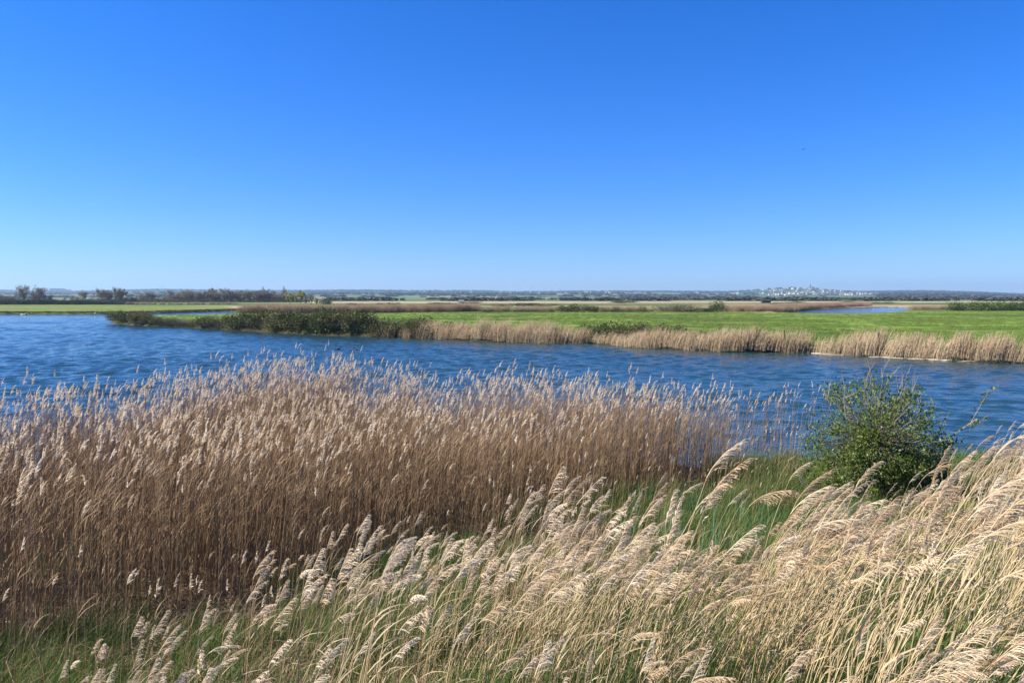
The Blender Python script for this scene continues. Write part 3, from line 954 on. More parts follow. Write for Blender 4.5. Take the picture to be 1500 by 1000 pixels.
def mound(rng, w, h, nl, size, m, twigs=40, mt=None):
    """bramble-like mound: leaf clumps spread through a lumpy volume, arching twigs"""
    mb = MB()
    lumps = [(rng.uniform(-.5, .5) * w, rng.uniform(-.45, .45) * w, rng.uniform(0.25, 0.75) * h, rng.uniform(.22, .42) * w) for _ in range(9)]
    for i in range(nl):
        lx_, ly_, lz_, lr_ = rng.choice(lumps)
        dv = rnd_dir(rng); rr_ = lr_ * rng.random() ** 0.35
        p = Vector((lx_ + dv.x * rr_, ly_ + dv.y * rr_, lz_ + dv.z * rr_ * min(1, h / w * 1.1)))
        if p.z < 0.02: p.z = rng.uniform(0, .25) * h
        a = (dv + rnd_dir(rng) * .8).normalized(); b = a.cross(rnd_dir(rng)).normalized(); s = size * rng.uniform(.6, 1.5)
        mb.add([tuple(p), tuple(p + a * s * .5 + b * s * .4), tuple(p + a * s), tuple(p + a * s * .5 - b * s * .4)], [(0, 1, 2, 3)], 0)
    tb = MB()
    for i in range(twigs):
        p = Vector((rng.gauss(0, .25) * w, rng.gauss(0, .2) * w, 0)); dv = Vector((p.x / w * 1.4, p.y / w * 1.4, 1.0)).normalized(); L = h * rng.uniform(.7, 1.15)
        pts = [p]
        for s in range(4):
            pts.append(pts[-1] + dv * L / 4); dv = (dv + Vector((p.x / w * .5 + .12, p.y / w * .5, -.25)) + rnd_dir(rng) * .15).normalized()
        tb.tube(pts, [.018, .016, .013, .010, .005], 3)
    return mb.mesh('mound_leaves', m), tb.mesh('mound_twigs', mt or M['scrub_grey'])


mounds = [mound(R, R.uniform(2.8, 3.4), R.uniform(1.9, 2.3), 1500, 0.17, M['bramble']) for k in range(6)]
gmounds = [mound(R, 3.0, 2.4, 1600, 0.17, M['bramble_green']) for k in range(2)]
darks = [mound(R, 3.0, 2.2, 1300, 0.2, M['hedge_dark']) for k in range(3)]
greys = [mound(R, 3.6, 2.2, 420, 0.14, M['bramble'], 260) for k in range(2)]


def place_mound(name, x, y, s, sh, label, cat, group=None, kind=mounds, zoff=-0.05):
    lv, tw = R.choice(kind)
    e = empty(name, (x, y, max(gz(x, y), 0.0) + zoff), (0, 0, R.uniform(0, 6.28)), (s, s, sh))
    link('foliage', lv, e); link('twigs', tw, e)
    return tag(e, label, cat, group)


def along(poly, step):
    out = []
    for (a, b) in zip(poly[:-1], poly[1:]):
        a = Vector((a[0], a[1])); b = Vector((b[0], b[1])); L = (b - a).length; n_ = max(1, int(L / step))
        for i in range(n_):
            out.append((a.lerp(b, i / n_), (b - a).normalized()))
    return out


def bramble_label(px):
    return 'dark olive bramble on the far bank ' + ('at the tip of the low spit' if px < 225 else 'on the low middle of the spit' if px < 335 else 'before the reed belt behind the spit' if px < 440
                                                          else 'close beside the brighter green bush' if px < 505 else 'where hedge turns into tan reeds')


bank = [g(168, 474.5), g(220, 478), g(300, 481.5), g(380, 486.5), g(480, 492), g(560, 494), g(640, 497)]
for p, t in along(bank, 1.9):
    nrm = Vector((-t.y, t.x)); 
    if nrm.y < 0: nrm = -nrm
    q = p + nrm * R.uniform(0.3, 1.1)
    px, _ = project(q.x, q.y, 0)
    sh = np.interp(px, [160, 175, 200, 240, 300, 340, 380, 470, 560, 620, 650], [.55, .85, .95, .62, .6, .9, 1.0, 1.12, 1.05, .7, .55]) * R.uniform(.85, 1.12)
    if 225 < px < 330 and R.random() < 0.4:
        place_mound('scrub_bush', q.x, q.y, R.uniform(.6, .8), sh * .9, 'brownish grey twiggy scrub on the low stretch of the far bank spit', 'scrub', 'twiggy scrub on the far bank spit', greys)
    else:
        place_mound('bramble_bush', q.x, q.y, R.uniform(.75, 1.0), sh, bramble_label(px), 'bush', 'brambles ' + bramble_label(px)[19:])
    if px > 330 and R.random() < 0.6:
        q = p + nrm * R.uniform(2.4, 3.8)
        place_mound('bramble_bush', q.x, q.y, R.uniform(.8, 1.05), sh * R.uniform(.95, 1.1), bramble_label(px), 'bush', 'brambles ' + bramble_label(px)[19:])
p = Vector(g(468, 491.5)); place_mound('green_bramble', p.x, p.y + 1.0, 0.85, 1.22, 'brighter green bush standing out of the dark bramble hedge on the far bank', 'bush', None, gmounds)
for px_, py_ in ((868, 503), (890, 504), (915, 507), (945, 509), (970, 510), (995, 512), (1040, 514), (1112, 514)):
    p = Vector(g(px_, py_)); place_mound('bramble_bush', p.x, p.y + R.uniform(2.2, 3.0), R.uniform(.65, .85), R.uniform(.68, .85) if px_ < 1020 else .5,
                                         'olive bramble mound behind the pale reeds on the far bank by the pasture', 'bush', 'bramble mounds behind the far bank reeds')
for px_, py_ in ((575, 494), (618, 496), (660, 498)):
    p = Vector(g(px_, py_)); place_mound('bramble_bush', p.x, p.y + 2.4, .7, .7, 'dark olive bramble mound in the hedge along the far bank of the lake', 'bush', 'bramble mounds along the far bank')

# ---- far bank reed clumps
def reed_clump(rng, n_, w, h, lean):
    mb = MB()
    for i in range(n_):
        P = reed_path(h * rng.uniform(.55, 1.15), lean * rng.uniform(.3, 1.5), rng, 3)
        o = Vector((rng.gauss(0, .33) * w, rng.gauss(0, .22) * w, 0)); P = [q + o for q in P]
        r = rng.uniform(.006, .011)
        mb.tube(P, [r, r, r * .9, r * .5], 3, 0)
        leaf_into(mb, P[rng.randint(1, 2)], rng.uniform(-1, 1), rng.uniform(.3, .5), .03, rng.uniform(.1, .5), rng, 0, 2, 1.0)
        if rng.random() < .5:
            e = P[-1] + Vector((.10, rng.uniform(-.03, .03), .12)); mb.ribbon([P[-1], P[-1].lerp(e, .5), e + Vector((.05, 0, -.03))], [.012, .05, .008], Vector((0.3, .8, -.4)).normalized(), 1)
    return mb.mesh('reed_clump', [M['far_reed'], M['far_plume']])


M['far_reed'] = mat('far_bank_reed', [(0.34, 0.24, 0.14), (0.52, 0.40, 0.25), (0.44, 0.33, 0.20)], 0.7, 0.2)
M['far_plume'] = mat('far_bank_plume', [(0.42, 0.33, 0.22), (0.55, 0.45, 0.32)], 0.8, 0.3)
clumps = [reed_clump(R, 150, 1.5, 1.8, R.uniform(.10, .32)) for k in range(8)]
def clump_where(px):
    return 'at the end of the long bramble hedge' if px < 692 else 'below the lone dark post' if px < 868 else 'below the olive bramble mounds by the pasture'


rbank = [g(540, 494), g(640, 497.2), g(700, 500.5), g(800, 503.3), g(870, 503.5), g(930, 510), g(1000, 513.3), g(1080, 516), g(1190, 517.5), g(1290, 523.5), g(1400, 529), g(1500, 533.5), g(1580, 537)]
for p, t in along(rbank, 0.85):
    nrm = Vector((-t.y, t.x))
    if nrm.y < 0: nrm = -nrm
    px, _ = project(p.x, p.y, 0)
    dens = np.interp(px, [540, 600, 640, 690, 700, 800, 860, 875, 910, 1000, 1105, 1112, 1275, 1285, 1300, 1600], [.35, .7, .9, .6, 1, 1, .9, .35, .45, .85, .9, .35, 1, .2, 1, 1])
    if R.random() > dens: continue
    hs = np.interp(px, [540, 640, 680, 700, 860, 880, 930, 1100, 1200, 1300, 1600], [.75, .85, .72, 1.0, .85, .6, .7, .9, .92, .90, .9]) * R.uniform(.80, 1.10)
    for row in range(2):
        if row and R.random() < .45: continue
        q = p + nrm * (R.uniform(.1, .5) + row * R.uniform(.8, 1.2))
        e = link('reed_clump', R.choice(clumps), None, (q.x, q.y, max(gz(q.x, q.y), -.05)), (R.gauss(0, .04), R.gauss(.05, .07), R.gauss(0, .25)), (R.uniform(.8, 1.1), 1, hs))
        near_posts = px > 1120
        tag(e, 'pale straw reed clump at the water edge below the fence posts of the pasture' if near_posts else
            'tan reed clump of the far bank ' + clump_where(px), 'reeds',
            'reed clumps below the fence posts' if near_posts else 'reed clumps ' + clump_where(px))

# broken bundle of reeds hanging into the water
mb = MB()
for i in range(70):
    p = Vector((R.gauss(.5, .25), R.uniform(-.2, .2), R.uniform(.1, .6))); q = p + Vector((R.uniform(-1.5, -.8), R.uniform(-.5, 0), 0)); q.z = R.uniform(.0, .12)
    m_ = p.lerp(q, .5) + Vector((0, 0, .18)); mb.tube([p, m_, q], [.010, .010, .006], 3)
p = Vector(g(1365, 527)); e = link('broken_reed_bundle', mb.mesh('broken_reed_bundle', M['far_reed']), None, (p.x, p.y + .2, 0))
tag(e, 'pale bundle of broken reeds bent down into the water at the far bank', 'reeds')


drift = []
for k in range(4):
    mb = MB()
    for q in range(26):
        a = R.gauss(0, .5); p = Vector((R.uniform(-.6, .6), R.uniform(-.12, .12), R.uniform(.02, .09))); dv = Vector((math.cos(a), math.sin(a), R.uniform(-.05, .05))) * R.uniform(.2, .6)
        mb.tube([p - dv * .5, p, p + dv * .5], [.006, .008, .005], 3)
    drift.append(mb.mesh('drift', M['drift']))
pts = []
for p, t in along([g(1185, 518.3), g(1290, 524.2), g(1430, 531)], .55):
    if R.random() < .4: pts.append((p.x, p.y - .05 + R.uniform(-.08, .08), 0.01))
scatter('drift_reed_line', pts, [(0, 0, R.gauss(-.5, .3)) for _ in pts], [R.uniform(.7, 1.2) for _ in pts], [R.randint(0, 3) for _ in pts], drift,
        'pale line of drifted broken reed pieces at the waterline below the fence posts', 'reed litter')


# ---- fence posts
def post(px, py_top, py_bot, w, m, lean, label, group=None, back=1.3):
    py_water = np.interp(px, [600, 700, 870, 1000, 1290, 1500], [496, 500.5, 503.5, 513, 523, 533.5])
    gx0, gy0 = g(px, py_water); Y = gy0 + back
    top = at(px, py_top, Y)
    z0 = gz(top.x, Y)
    L = top.z - z0
    mb = MB(); n_ = 7
    pts = [Vector((0, 0, -.25)), Vector((0, 0, L * .5)), Vector((0, 0, L * .97)), Vector((0, 0, L))]
    mb.tube(pts, [w * 1.05, w, w * .95, w * .7], n_, 0, True)
    o = link('fence_post', mb.mesh('fence_post', m), None, (top.x, Y, z0), (R.gauss(0, .03), lean, R.uniform(0, 3)))
    tag(o, label, 'post', group)


post(1408, 487, 505, .085, M['wood_grey'], .02, 'thick pale fence post standing in the reeds at the pasture edge', None, .75)
post(1287, 486, 502, .075, M['wood_dark'], -.16, 'dark fence post tilting over beside a gap in the far bank reeds', None, .8)
post(1346, 485, 500, .05, M['wood_grey'], .0, 'thin grey fence post between the tilting dark post and the thick pale one')
post(1449, 489, 505, .065, M['wood_grey'], .03, 'weathered fence post with a slanting piece at the pasture edge')
post(1151, 483, 500, .065, M['wood_dark'], -.10, 'short dark fence post at the pasture edge near the bramble mounds')
post(1108, 478, 495, .05, M['wood_dark'], .0, 'slim dark fence post behind brambles at the pasture edge')
post(727, 470, 490, .06, M['wood_dark'], .05, 'lone dark fence post behind the tan reeds of the far bank')
post(1361, 489, 505, .07, M['wood_dark'], .06, 'dark stump of a fence post half hidden in the leaning reeds')

# ---- pasture grass (tufts catch the low light)
pg = [tuft(22, .34, .5, .035, R, M['pasture'], .1, 2) for k in range(5)] if 'pasture' in M else None
if pg is None:
    M['pasture'] = mat('pasture_blades', [(0.09, 0.16, 0.02), (0.17, 0.25, 0.035), (0.23, 0.28, 0.07)], .6, .35)
    pg = [tuft(22, .30, .45, .035, R, M['pasture'], .1, 2) for k in range(6)]
n0 = 60000
u = NR.uniform(-.62, .78, n0); Yp = np.exp(NR.uniform(math.log(54), math.log(235), n0)); Xp = u * Yp
k = (sdf(Xp, Yp, PASTURE) < -1.0) & (NR.rand(n0) < .1 + 1.8 * np.clip(fbm(Xp / 5, Yp / 4, 91) - .3, 0, 1))
Xp, Yp = Xp[k], Yp[k]; n = len(Xp)
scatter('pasture_grass', np.stack([Xp, Yp, ground_z(Xp, Yp) - .03], -1), np.stack([np.zeros(n), np.zeros(n), NR.uniform(0, 6.28, n)], -1), NR.uniform(.5, 1.15, n) * (.6 + .9 * fbm(Xp / 7, Yp / 4, 93)),
        NR.randint(0, 6, n), pg, 'bright green uneven grass of the pasture behind the far bank', 'grass')

# ---- reed belts behind the pasture
def belt(name, rows, step, hh, label, depth, col=None):
    pts = []; rots = []; scs = []
    for p, t in along(rows, step):
        for k in range(depth):
            pts.append((p.x + R.uniform(-1, 1), p.y + k * 1.6 + R.uniform(-.8, .8)))
            rots.append((0, R.gauss(.03, .05), R.gauss(0, .3))); s = R.uniform(.8, 1.15) * hh; scs.append((s * 1.3, s * 1.1, s))
    q = np.array(pts)
    pts = np.stack([q[:, 0], q[:, 1], np.maximum(ground_z(q[:, 0], q[:, 1]), -.1)], -1)
    scatter(name, pts, rots, scs, [R.randint(0, 3) for _ in pts], belt_kinds, label, 'reeds')


M['belt_reed'] = mat('belt_reed', [(0.24, 0.16, 0.10), (0.36, 0.26, 0.17), (0.30, 0.22, 0.15)], .8, .2)
_s = M['far_reed']; M['far_reed'] = M['belt_reed']
belt_kinds = [reed_clump(R, 90, 1.6, 1.8, R.uniform(.05, .2)) for k in range(4)]
M['far_reed'] = _s
belt('purple_brown_reed_belt', [g(352, 461.5), g(430, 461.5), g(560, 460.5), g(700, 458.8)], 1.0, 1.12, 'long purple-brown reed belt along the back of the pasture', 5)
belt('ditch_reeds', [g(705, 458), g(860, 457.6), g(960, 457.3)], 1.5, .85, 'low tan reeds along the ditch behind the pasture scrub', 2)
belt('lagoon_reeds', [g(1062, 458), g(1100, 458.5), g(1136, 458), g(1180, 454.2), g(1240, 450.8), g(1275, 449.5)], 1.1, 1.0, 'tan reed belt on the far side of the small lagoon', 5)
belt('lagoon_end_reeds', [g(1338, 456), g(1365, 455.5), g(1395, 455)], 1.5, .8, 'pale reeds at the end of the small lagoon beside the dark thicket', 3)
M['bank_shade_tufts'] = mat('bank_shade_tufts', [(0.035, 0.032, 0.018), (0.07, 0.06, 0.03)], .8, .1)  # dark colour stands in for shade on the bank face at the waterline
_b = belt_kinds; belt_kinds = [tuft(60, .62, .9, .05, R, M['bank_shade_tufts'], .1, 2) for k in range(4)]
belt('shore_shade_tufts', [g(-60, 460.7), g(0, 460.2), g(100, 460.2), g(200, 459.9), g(260, 458.1), g(300, 456.9), g(335, 455.8), g(347, 456.6)], .9, .85, 'tufts coloured dark as the shade of the bank along the left pasture', 2)
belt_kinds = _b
belt('left_field_reeds', [g(185, 447.6), g(260, 447.6), g(350, 447)], 2.5, .9, 'pale reed edge between the left pasture and the bare trees', 2)

# ---- bushes and scrub on the plain
def far_bush(px, py, wpx, hpx, label, kind=mounds, group=None, name='dark_bush'):
    x, y = g(px, py, .4)
    w = wpx / F * y; h = hpx / F * y
    return place_mound(name, x, y, w / 3.2, h / 2.2, label, 'bush', group, kind, -.1)


far_bush(1052, 457, 22, 14, 'round dark green bush standing alone at the corner of the pasture', gmounds)
for px_, w_, h_ in ((825, 26, 11), (848, 30, 12), (870, 26, 11)):
    far_bush(px_, 457.3, w_, h_, 'olive green scrub bush in the ditch line behind the pasture', mounds, 'olive scrub bushes in the ditch line')
for px_, w_, h_ in ((975, 26, 12), (992, 26, 14), (1012, 24, 12)):
    far_bush(px_, 457.3, w_, h_, 'pale grey-green twiggy bush in the ditch line behind the pasture', greys, 'pale twiggy bushes in the ditch line', 'twiggy_bush')
for px_ in range(1022, 1046, 6):
    far_bush(px_, 457.5, 12, 7, 'low dark hedge bush leading to the round bush at the pasture corner', mounds, 'low dark hedge bushes by the pasture corner')
for px_ in range(708, 960, 9):
    if 815 < px_ < 885: continue
    far_bush(px_, 457.6, 12, 4.5, 'low dark ditch bush at the foot of the tan reeds behind the pasture', mounds, 'low dark ditch bushes')
for px_, w_, h_ in ((1398, 22, 8), (1415, 30, 13), (1432, 34, 14), (1452, 30, 11), (1472, 34, 12), (1492, 34, 12), (1515, 34, 11)):
    far_bush(px_, 455.5, w_, h_, 'dark green thicket bush at the end of the pasture beside the lagoon', gmounds, 'dark thicket at the pasture end')
for px_, py_, w_, h_ in ((740, 449.5, 26, 5), (770, 449.5, 34, 6), (797, 449.5, 30, 5), (575, 447, 16, 4), (560, 446.5, 20, 3), (650, 446, 40, 3), (690, 445, 26, 4),
                         (905, 444, 26, 4), (925, 443.5, 24, 4), (1135, 447, 14, 4), (1160, 446.5, 34, 5), (1190, 447.5, 26, 3), (1238, 443.5, 18, 3), (1290, 444.5, 34, 2.5), (520, 448, 26, 4)):
    far_bush(px_, py_, w_, h_, 'low dark scrub patch on the flat marsh far behind the pasture', mounds, 'scrub patches on the far marsh', 'marsh_scrub')
far_bush(478, 446.5, 16, 8, 'small rounded green bush beside the dark bare trees behind the reed belt', gmounds)
# dark low hedges: the left dyke, the edge below the bare tree row
for px_ in range(-30, 200, 6):
    far_bush(px_, 446.3, 17, 6.5 if px_ < 110 else 6.5 - (px_ - 110) * .045, 'low dark hedge bush along the dyke behind the left pasture', darks, 'dark hedge on the left dyke', 'hedge_bush')
for px_ in range(190, 450, 12):
    far_bush(px_, 442.8, 18, 3.0, 'low dark hedge bush under the row of bare trees', darks, 'dark hedge under the bare trees', 'hedge_bush')


# ---- bare trees
def bare_tree(rng, h, wind, m, leafm=None, maxlev=3, nch=(4, 6), spread=.55, upb=.35):
    tb = MB(); cb = MB(); tips = []
    nst = rng.randint(3, 5)
    for s in range(nst):
        t0 = Vector((rng.gauss(0, .05) * h, rng.gauss(0, .05) * h, 0)); d = Vector((rng.gauss(0, .30) + wind, rng.gauss(0, .25), 1)).normalized()
        pts = [t0]; hs = h * rng.uniform(.09, .15)
        for i in range(5):
            pts.append(pts[-1] + d * hs); d = (d + rnd_dir(rng) * .15 + Vector((wind * .4, 0, .08))).normalized()
        r0 = h * .011
        tb.tube(pts, [r0, r0 * .9, r0 * .8, r0 * .65, r0 * .5, r0 * .35], 6)
        for c in range(5):
            t = rng.uniform(.1, 1) * 5; k = min(4, int(t)); q = pts[k].lerp(pts[k + 1], t - k)
            nd = (rnd_dir(rng) * .6 + Vector((wind, 0, .8))).normalized()
            grow(cb, q, nd, h * rng.uniform(.22, .36), r0 * .45, 1, maxlev, rng, tips, nch, spread, upb, wind * .25)
    for lev, pts, dirs in tips:
        if lev < maxlev: continue
        for j in range(7):                         # fine end twigs
            q = pts[rng.randint(1, len(pts) - 1)]; dv = (dirs[-1] + rnd_dir(rng) * .6).normalized(); e = q + dv * h * rng.uniform(.05, .09)
            cb.ribbon([q, e], [.085, .03], dv.cross(rnd_dir(rng)).normalized(), 0)
    if leafm:
        leaves_on(cb, tips, maxlev - 1, 12, .42, rng, .4, lambda p: True, 1)
    return tb.mesh('tree_trunk', M['tree_bark']), cb.mesh('tree_crown', [m, leafm] if leafm else m)


trees = [bare_tree(R, 10, R.uniform(-.05, .1), M['tree_bare']) for k in range(4)]
tall = [bare_tree(R, 10, .12, M['tree_bare'], None, 3, (4, 6), .4, .6) for k in range(2)]
wind_t = [bare_tree(R, 10, .28, M['tree_bare'], None, 3, (4, 6), .5, .2) for k in range(2)]
wil = bare_tree(R, 10, .0, M['willow'], M['willow'])


def tree(kindt, px, py, hpx, wf, label, group=None, name='bare_tree'):
    x, y = g(px, py, .4)
    s = hpx / F * y / 10
    e = empty(name, (x, y, .35), (0, 0, R.gauss(0, .5)), (s * wf, s * wf, s))
    link('trunk', kindt[0], e); link('crown', kindt[1], e)
    tag(e, label, 'tree', group)


BIG = 'large bare windswept tree rising over the others behind the left pasture dyke'
for px_, h_, k_ in ((27, 27, 0), (44, 24, 1), (58, 19, 0)):
    tree(wind_t[k_], px_, 443, h_, 1.15, BIG, 'big windswept trees behind the dyke', 'windswept_tree')
LOW = 'small bare tree in the thicket behind the left pasture dyke'
for px_ in (-20, -8, 2, 10, 18, 35, 50, 66, 74):
    tree(R.choice(trees), px_, 443, R.uniform(9, 15), 1.4, LOW, 'small bare trees behind the dyke')
for px_, h_ in ((90, 8), (102, 10), (109, 9)):
    tree(wind_t[1], px_, 443, h_, 1.1, 'small slanting bare tree standing apart on the left dyke', 'slanting bare trees on the dyke')
ROW = 'bare brown tree of the long row in front of the hills'
for px_, h_ in ((124, 16), (146, 20), (160, 17), (171, 22), (176, 15), (196, 10), (208, 13), (216, 15), (222, 13), (252, 12), (262, 14), (272, 17), (280, 18), (291, 15),
                (302, 17), (309, 19), (315, 15), (322, 14), (330, 20), (338, 17), (346, 15), (356, 16), (365, 17), (374, 15), (384, 18), (394, 15), (404, 14), (412, 13)):
    tree(R.choice(trees) if R.random() < .7 else R.choice(tall), px_, 443, h_, R.uniform(1.25, 1.9), ROW, 'row of bare trees before the hills')
for px_ in range(246, 424, 14):
    tree(R.choice(tall), px_ + R.uniform(-3, 3), 442.2, R.uniform(14, 21), .8, 'thin upright bare poplar poking above the long tree row', 'thin poplars above the tree row', 'bare_poplar')
for px_ in range(240, 420, 7):
    tree(R.choice(trees), px_ + R.uniform(-3, 3), 442.5, R.uniform(7, 12), 1.6, ROW, 'row of bare trees before the hills')
for px_ in list(range(-20, 84, 9)) + list(range(116, 234, 9)) + list(range(240, 440, 7)):
    far_bush(px_ + R.uniform(-3, 3), 443, R.uniform(13, 20), R.uniform(4.5, 9), 'low twiggy grey-brown scrub under the bare trees before the hills', greys, 'scrub under the bare trees', 'twiggy_scrub')
tree(wil, 424, 446, 17, 1.25, 'yellow-green willow in first leaf at the end of the tree row', None, 'willow_tree')
tree(wil, 437, 446, 19, 1.15, 'yellow-green willow in first leaf beside the dark bare trees', None, 'willow_tree')
for px_, h_ in ((448, 15), (455, 14), (464, 11), (472, 10)):
    tree(R.choice(trees), px_, 447, h_, 1.1, 'dark bare tree beside the yellow-green willow behind the reed belt', 'dark bare trees by the willow')

# ------------------------------------------------------------------ far woods on the hills
def blob(rng):
    mb = MB()
    for i in range(46):
        dv = rnd_dir(rng); p = Vector((dv.x * .5, dv.y * .5, .55 + dv.z * .45)) * rng.uniform(.7, 1.05)
        a = (dv + rnd_dir(rng) * .7).normalized(); b = a.cross(rnd_dir(rng)).normalized(); s = rng.uniform(.3, .5)
        mb.add([tuple(p - a * s * .5), tuple(p + b * s * .5), tuple(p + a * s * .5), tuple(p - b * s * .5)], [(0, 1, 2, 3)])
    return mb.mesh('far_tree', M['far_tree'])


blobs = [blob(R) for k in range(5)]
px_ = NR.uniform(-60, 1560, 26000); yy = NR.uniform(1900, 7900, 26000); xx = (px_ - 750) / F * yy
wd = fbm(xx / 480, yy / 200, 101)
hedge = np.abs(fbm(xx / 600, yy / 260, 105, 2) - .5) < .014
ridge_t = (yy > 7350) & (yy < 7700) & (fbm(px_ / 18.0, yy / 900, 111) > .42)
right_w = (px_ > 1285) & (NR.rand(26000) < .5)
mid_w = (px_ > 560) & (px_ < 725) & (yy < 3600) & (yy > 2600)
k = (wd > .60) | hedge | ridge_t | right_w | mid_w
k &= ~((px_ > 1110) & (px_ < 1290) & (yy < 6000) & (NR.rand(26000) < .75))
k &= (hill_z(xx, yy) > 1.0) & (NR.rand(26000) < np.clip((yy / 7000.0) ** 1.2, .12, 1))
xx, yy, px2 = xx[k], yy[k], px_[k]; n = len(xx)
# square plantation block on the crest
bx_ = NR.uniform(76, 104, 420); byy = NR.uniform(7300, 7600, 420)
bh = np.where(bx_ < 96, 30, 22)
xx = np.concatenate([xx, (bx_ - 750) / F * byy]); yy = np.concatenate([yy, byy])
near_s = np.clip(yy[:n] / 7000.0, .4, 1); s3 = np.stack([NR.uniform(14, 30, n), NR.uniform(14, 30, n), NR.uniform(9, 17, n) * near_s], -1)
s3 = np.concatenate([s3, np.stack([np.full(420, 24.), np.full(420, 24.), bh + NR.uniform(-2, 2, 420)], -1)])
n = len(xx)
scatter('hill_woods', np.stack([xx, yy, hill_z(xx, yy) - 1], -1), np.stack([np.zeros(n), np.zeros(n), NR.uniform(0, 6.28, n)], -1), s3, NR.randint(0, 5, n), blobs,
        'far woods and hedgerows covering the hazy blue hills', 'woods')
# dark belt of trees at the foot of the hills
px_ = NR.uniform(480, 1560, 2400); yy = NR.uniform(860, 1500, 2400); xx = (px_ - 750) / F * yy
k = fbm(px_ / 40., yy / 300, 121) > .55
xx, yy = xx[k], yy[k]; n = len(xx)
scatter('plain_edge_woods', np.stack([xx, yy, np.full(n, .3)], -1), np.stack([np.zeros(n), np.zeros(n), NR.uniform(0, 6.28, n)], -1),
        np.stack([NR.uniform(6, 14, n), NR.uniform(6, 14, n), NR.uniform(2, 4.6, n)], -1), NR.randint(0, 5, n), blobs, 'thin dark tree line where the plain meets the hills', 'woods')

# ------------------------------------------------------------------ village
def house_meshes(w, d, h, rh):
    a = MB(); a.box(-w / 2, w / 2, -d / 2, d / 2, -3, h)
    a.add([(-w / 2, -d / 2, h), (-w / 2, d / 2, h), (-w / 2, 0, h + rh), (w / 2, -d / 2, h), (w / 2, d / 2, h), (w / 2, 0, h + rh)], [(0, 2, 1), (3, 4, 5)])
    b = MB(); e = .5
    for s in (-1, 1):
        y0, z0 = s * (d / 2 + e), h - e * rh / (d / 2)
        vs = [(-w / 2 - e, y0, z0), (w / 2 + e, y0, z0), (w / 2 + e, 0, h + rh), (-w / 2 - e, 0, h + rh)]
        vs2 = [(x, y, z + .35) for x, y, z in vs]
        b.add(vs + vs2, [(0, 1, 2, 3), (4, 7, 6, 5), (0, 4, 5, 1), (3, 2, 6, 7), (0, 3, 7, 4), (1, 5, 6, 2)])
    return a.mesh('house_wall', M['house_white']), b.mesh('house_roof', M['roof_red'])


hk = [house_meshes(11, 8, 4.6, 3.4), house_meshes(9, 8.5, 5.5, 3.4), house_meshes(15, 8, 4.6, 3.6), house_meshes(8, 7, 6, 3)]


def house(x, y, label, group, s=1.0, rz=None):
    wm, rm = R.choice(hk)
    e = empty('house', (x, y, max(.3, float(hill_z(np.array([x]), np.array([y]))[0]))), (0, 0, R.uniform(0, 3.14) if rz is None else rz), (s, s, s))
    link('wall', wm, e); link('roof', rm, e)
    tag(e, label, 'house', group)


VIL = 'small white house of the village spread over the distant hillside'
cnt = 0
while cnt < 150:
    px_ = R.gauss(1195, 38) if R.random() < .75 else R.uniform(1112, 1288)
    if not 1108 < px_ < 1290: continue
    y = R.uniform(3300, 5500) if abs(px_ - 1192) > 40 else R.uniform(4000, 5450); x = (px_ - 750) / F * y
    house(x, y, VIL, 'houses of the hillside village', R.uniform(.8, 1.15)); cnt += 1
for px_, y in ((857, 5100), (860, 5150), (866, 5100), (881, 5300), (884, 5350), (888, 5200), (893, 5000), (828, 5200), (748, 4500), (777, 4500), (762, 4600), (790, 4500), (1021, 5000), (1018, 5050),
               (600, 6600), (622, 6700), (625, 6700), (666, 5900), (675, 5900), (688, 5900), (560, 6700), (1090, 4600), (1100, 4650), (1080, 4700), (486, 5200), (545, 6800), (213, 6600)):
    house((px_ - 750) / F * y, y, 'lone white house among woods on the distant hills away from the village', 'scattered houses on the hills', R.uniform(1.0, 1.35))
# village church
x, y = (1189 - 750) / F * 5250, 5250
z = float(hill_z(np.array([x]), np.array([y]))[0])
ch = empty('church', (x, y, z)); tag(ch, 'church with pointed spire on top of the distant hillside village', 'church')
a = MB(); a.box(-12, 14, -5, 5, -3, 9); link('nave', a.mesh('nave', M['house_white']), ch)
a = MB(); a.add([(-12, -5.5, 9), (14, -5.5, 9), (14, 5.5, 9), (-12, 5.5, 9), (-12, 0, 15), (14, 0, 15)], [(0, 1, 5, 4), (2, 3, 4, 5), (1, 2, 5), (3, 0, 4)]); link('roof', a.mesh('church_roof', M['roof_red']), ch)
a = MB(); a.box(-19, -12.1, -3.5, 3.5, -3, 19); link('tower', a.mesh('church_tower', M['wood_grey']), ch)
a = MB(); a.add([(-19, -3.5, 19), (-12.1, -3.5, 19), (-12.1, 3.5, 19), (-19, 3.5, 19), (-15.5, 0, 38)], [(0, 1, 4), (1, 2, 4), (2, 3, 4), (3, 0, 4)]); link('spire', a.mesh('church_spire', M['hut_dark']), ch)

# wind turbines behind the crest
tw = MB(); tw.tube([Vector((0, 0, -40)), Vector((0, 0, 0)), Vector((0, 0, 78))], [2.3, 2.2, 1.3], 10); twm = tw.mesh('turbine_tower', M['metal_white'], True)
nc = MB(); nc.box(-2, 2, -3, 7, 78, 82.5); ncm = nc.mesh('turbine_nacelle', M['metal_white'])
bl = MB(); bl.add([(-1.1, 0, 0), (1.5, 0, 0), (2.2, .3, 9), (-.6, .5, 9), (.5, .1, 38), (-.1, .15, 38), (-1.1, .8, 0), (1.5, .8, 0), (2.2, .8, 9), (-.6, .9, 9), (.5, .3, 38), (-.1, .3, 38)],
                  [(0, 1, 2, 3), (3, 2, 4, 5), (7, 6, 9, 8), (8, 9, 11, 10), (1, 7, 8, 2), (2, 8, 10, 4), (6, 0, 3, 9), (9, 3, 5, 11), (4, 10, 11, 5)]); blm = bl.mesh('turbine_blade', M['metal_white'])
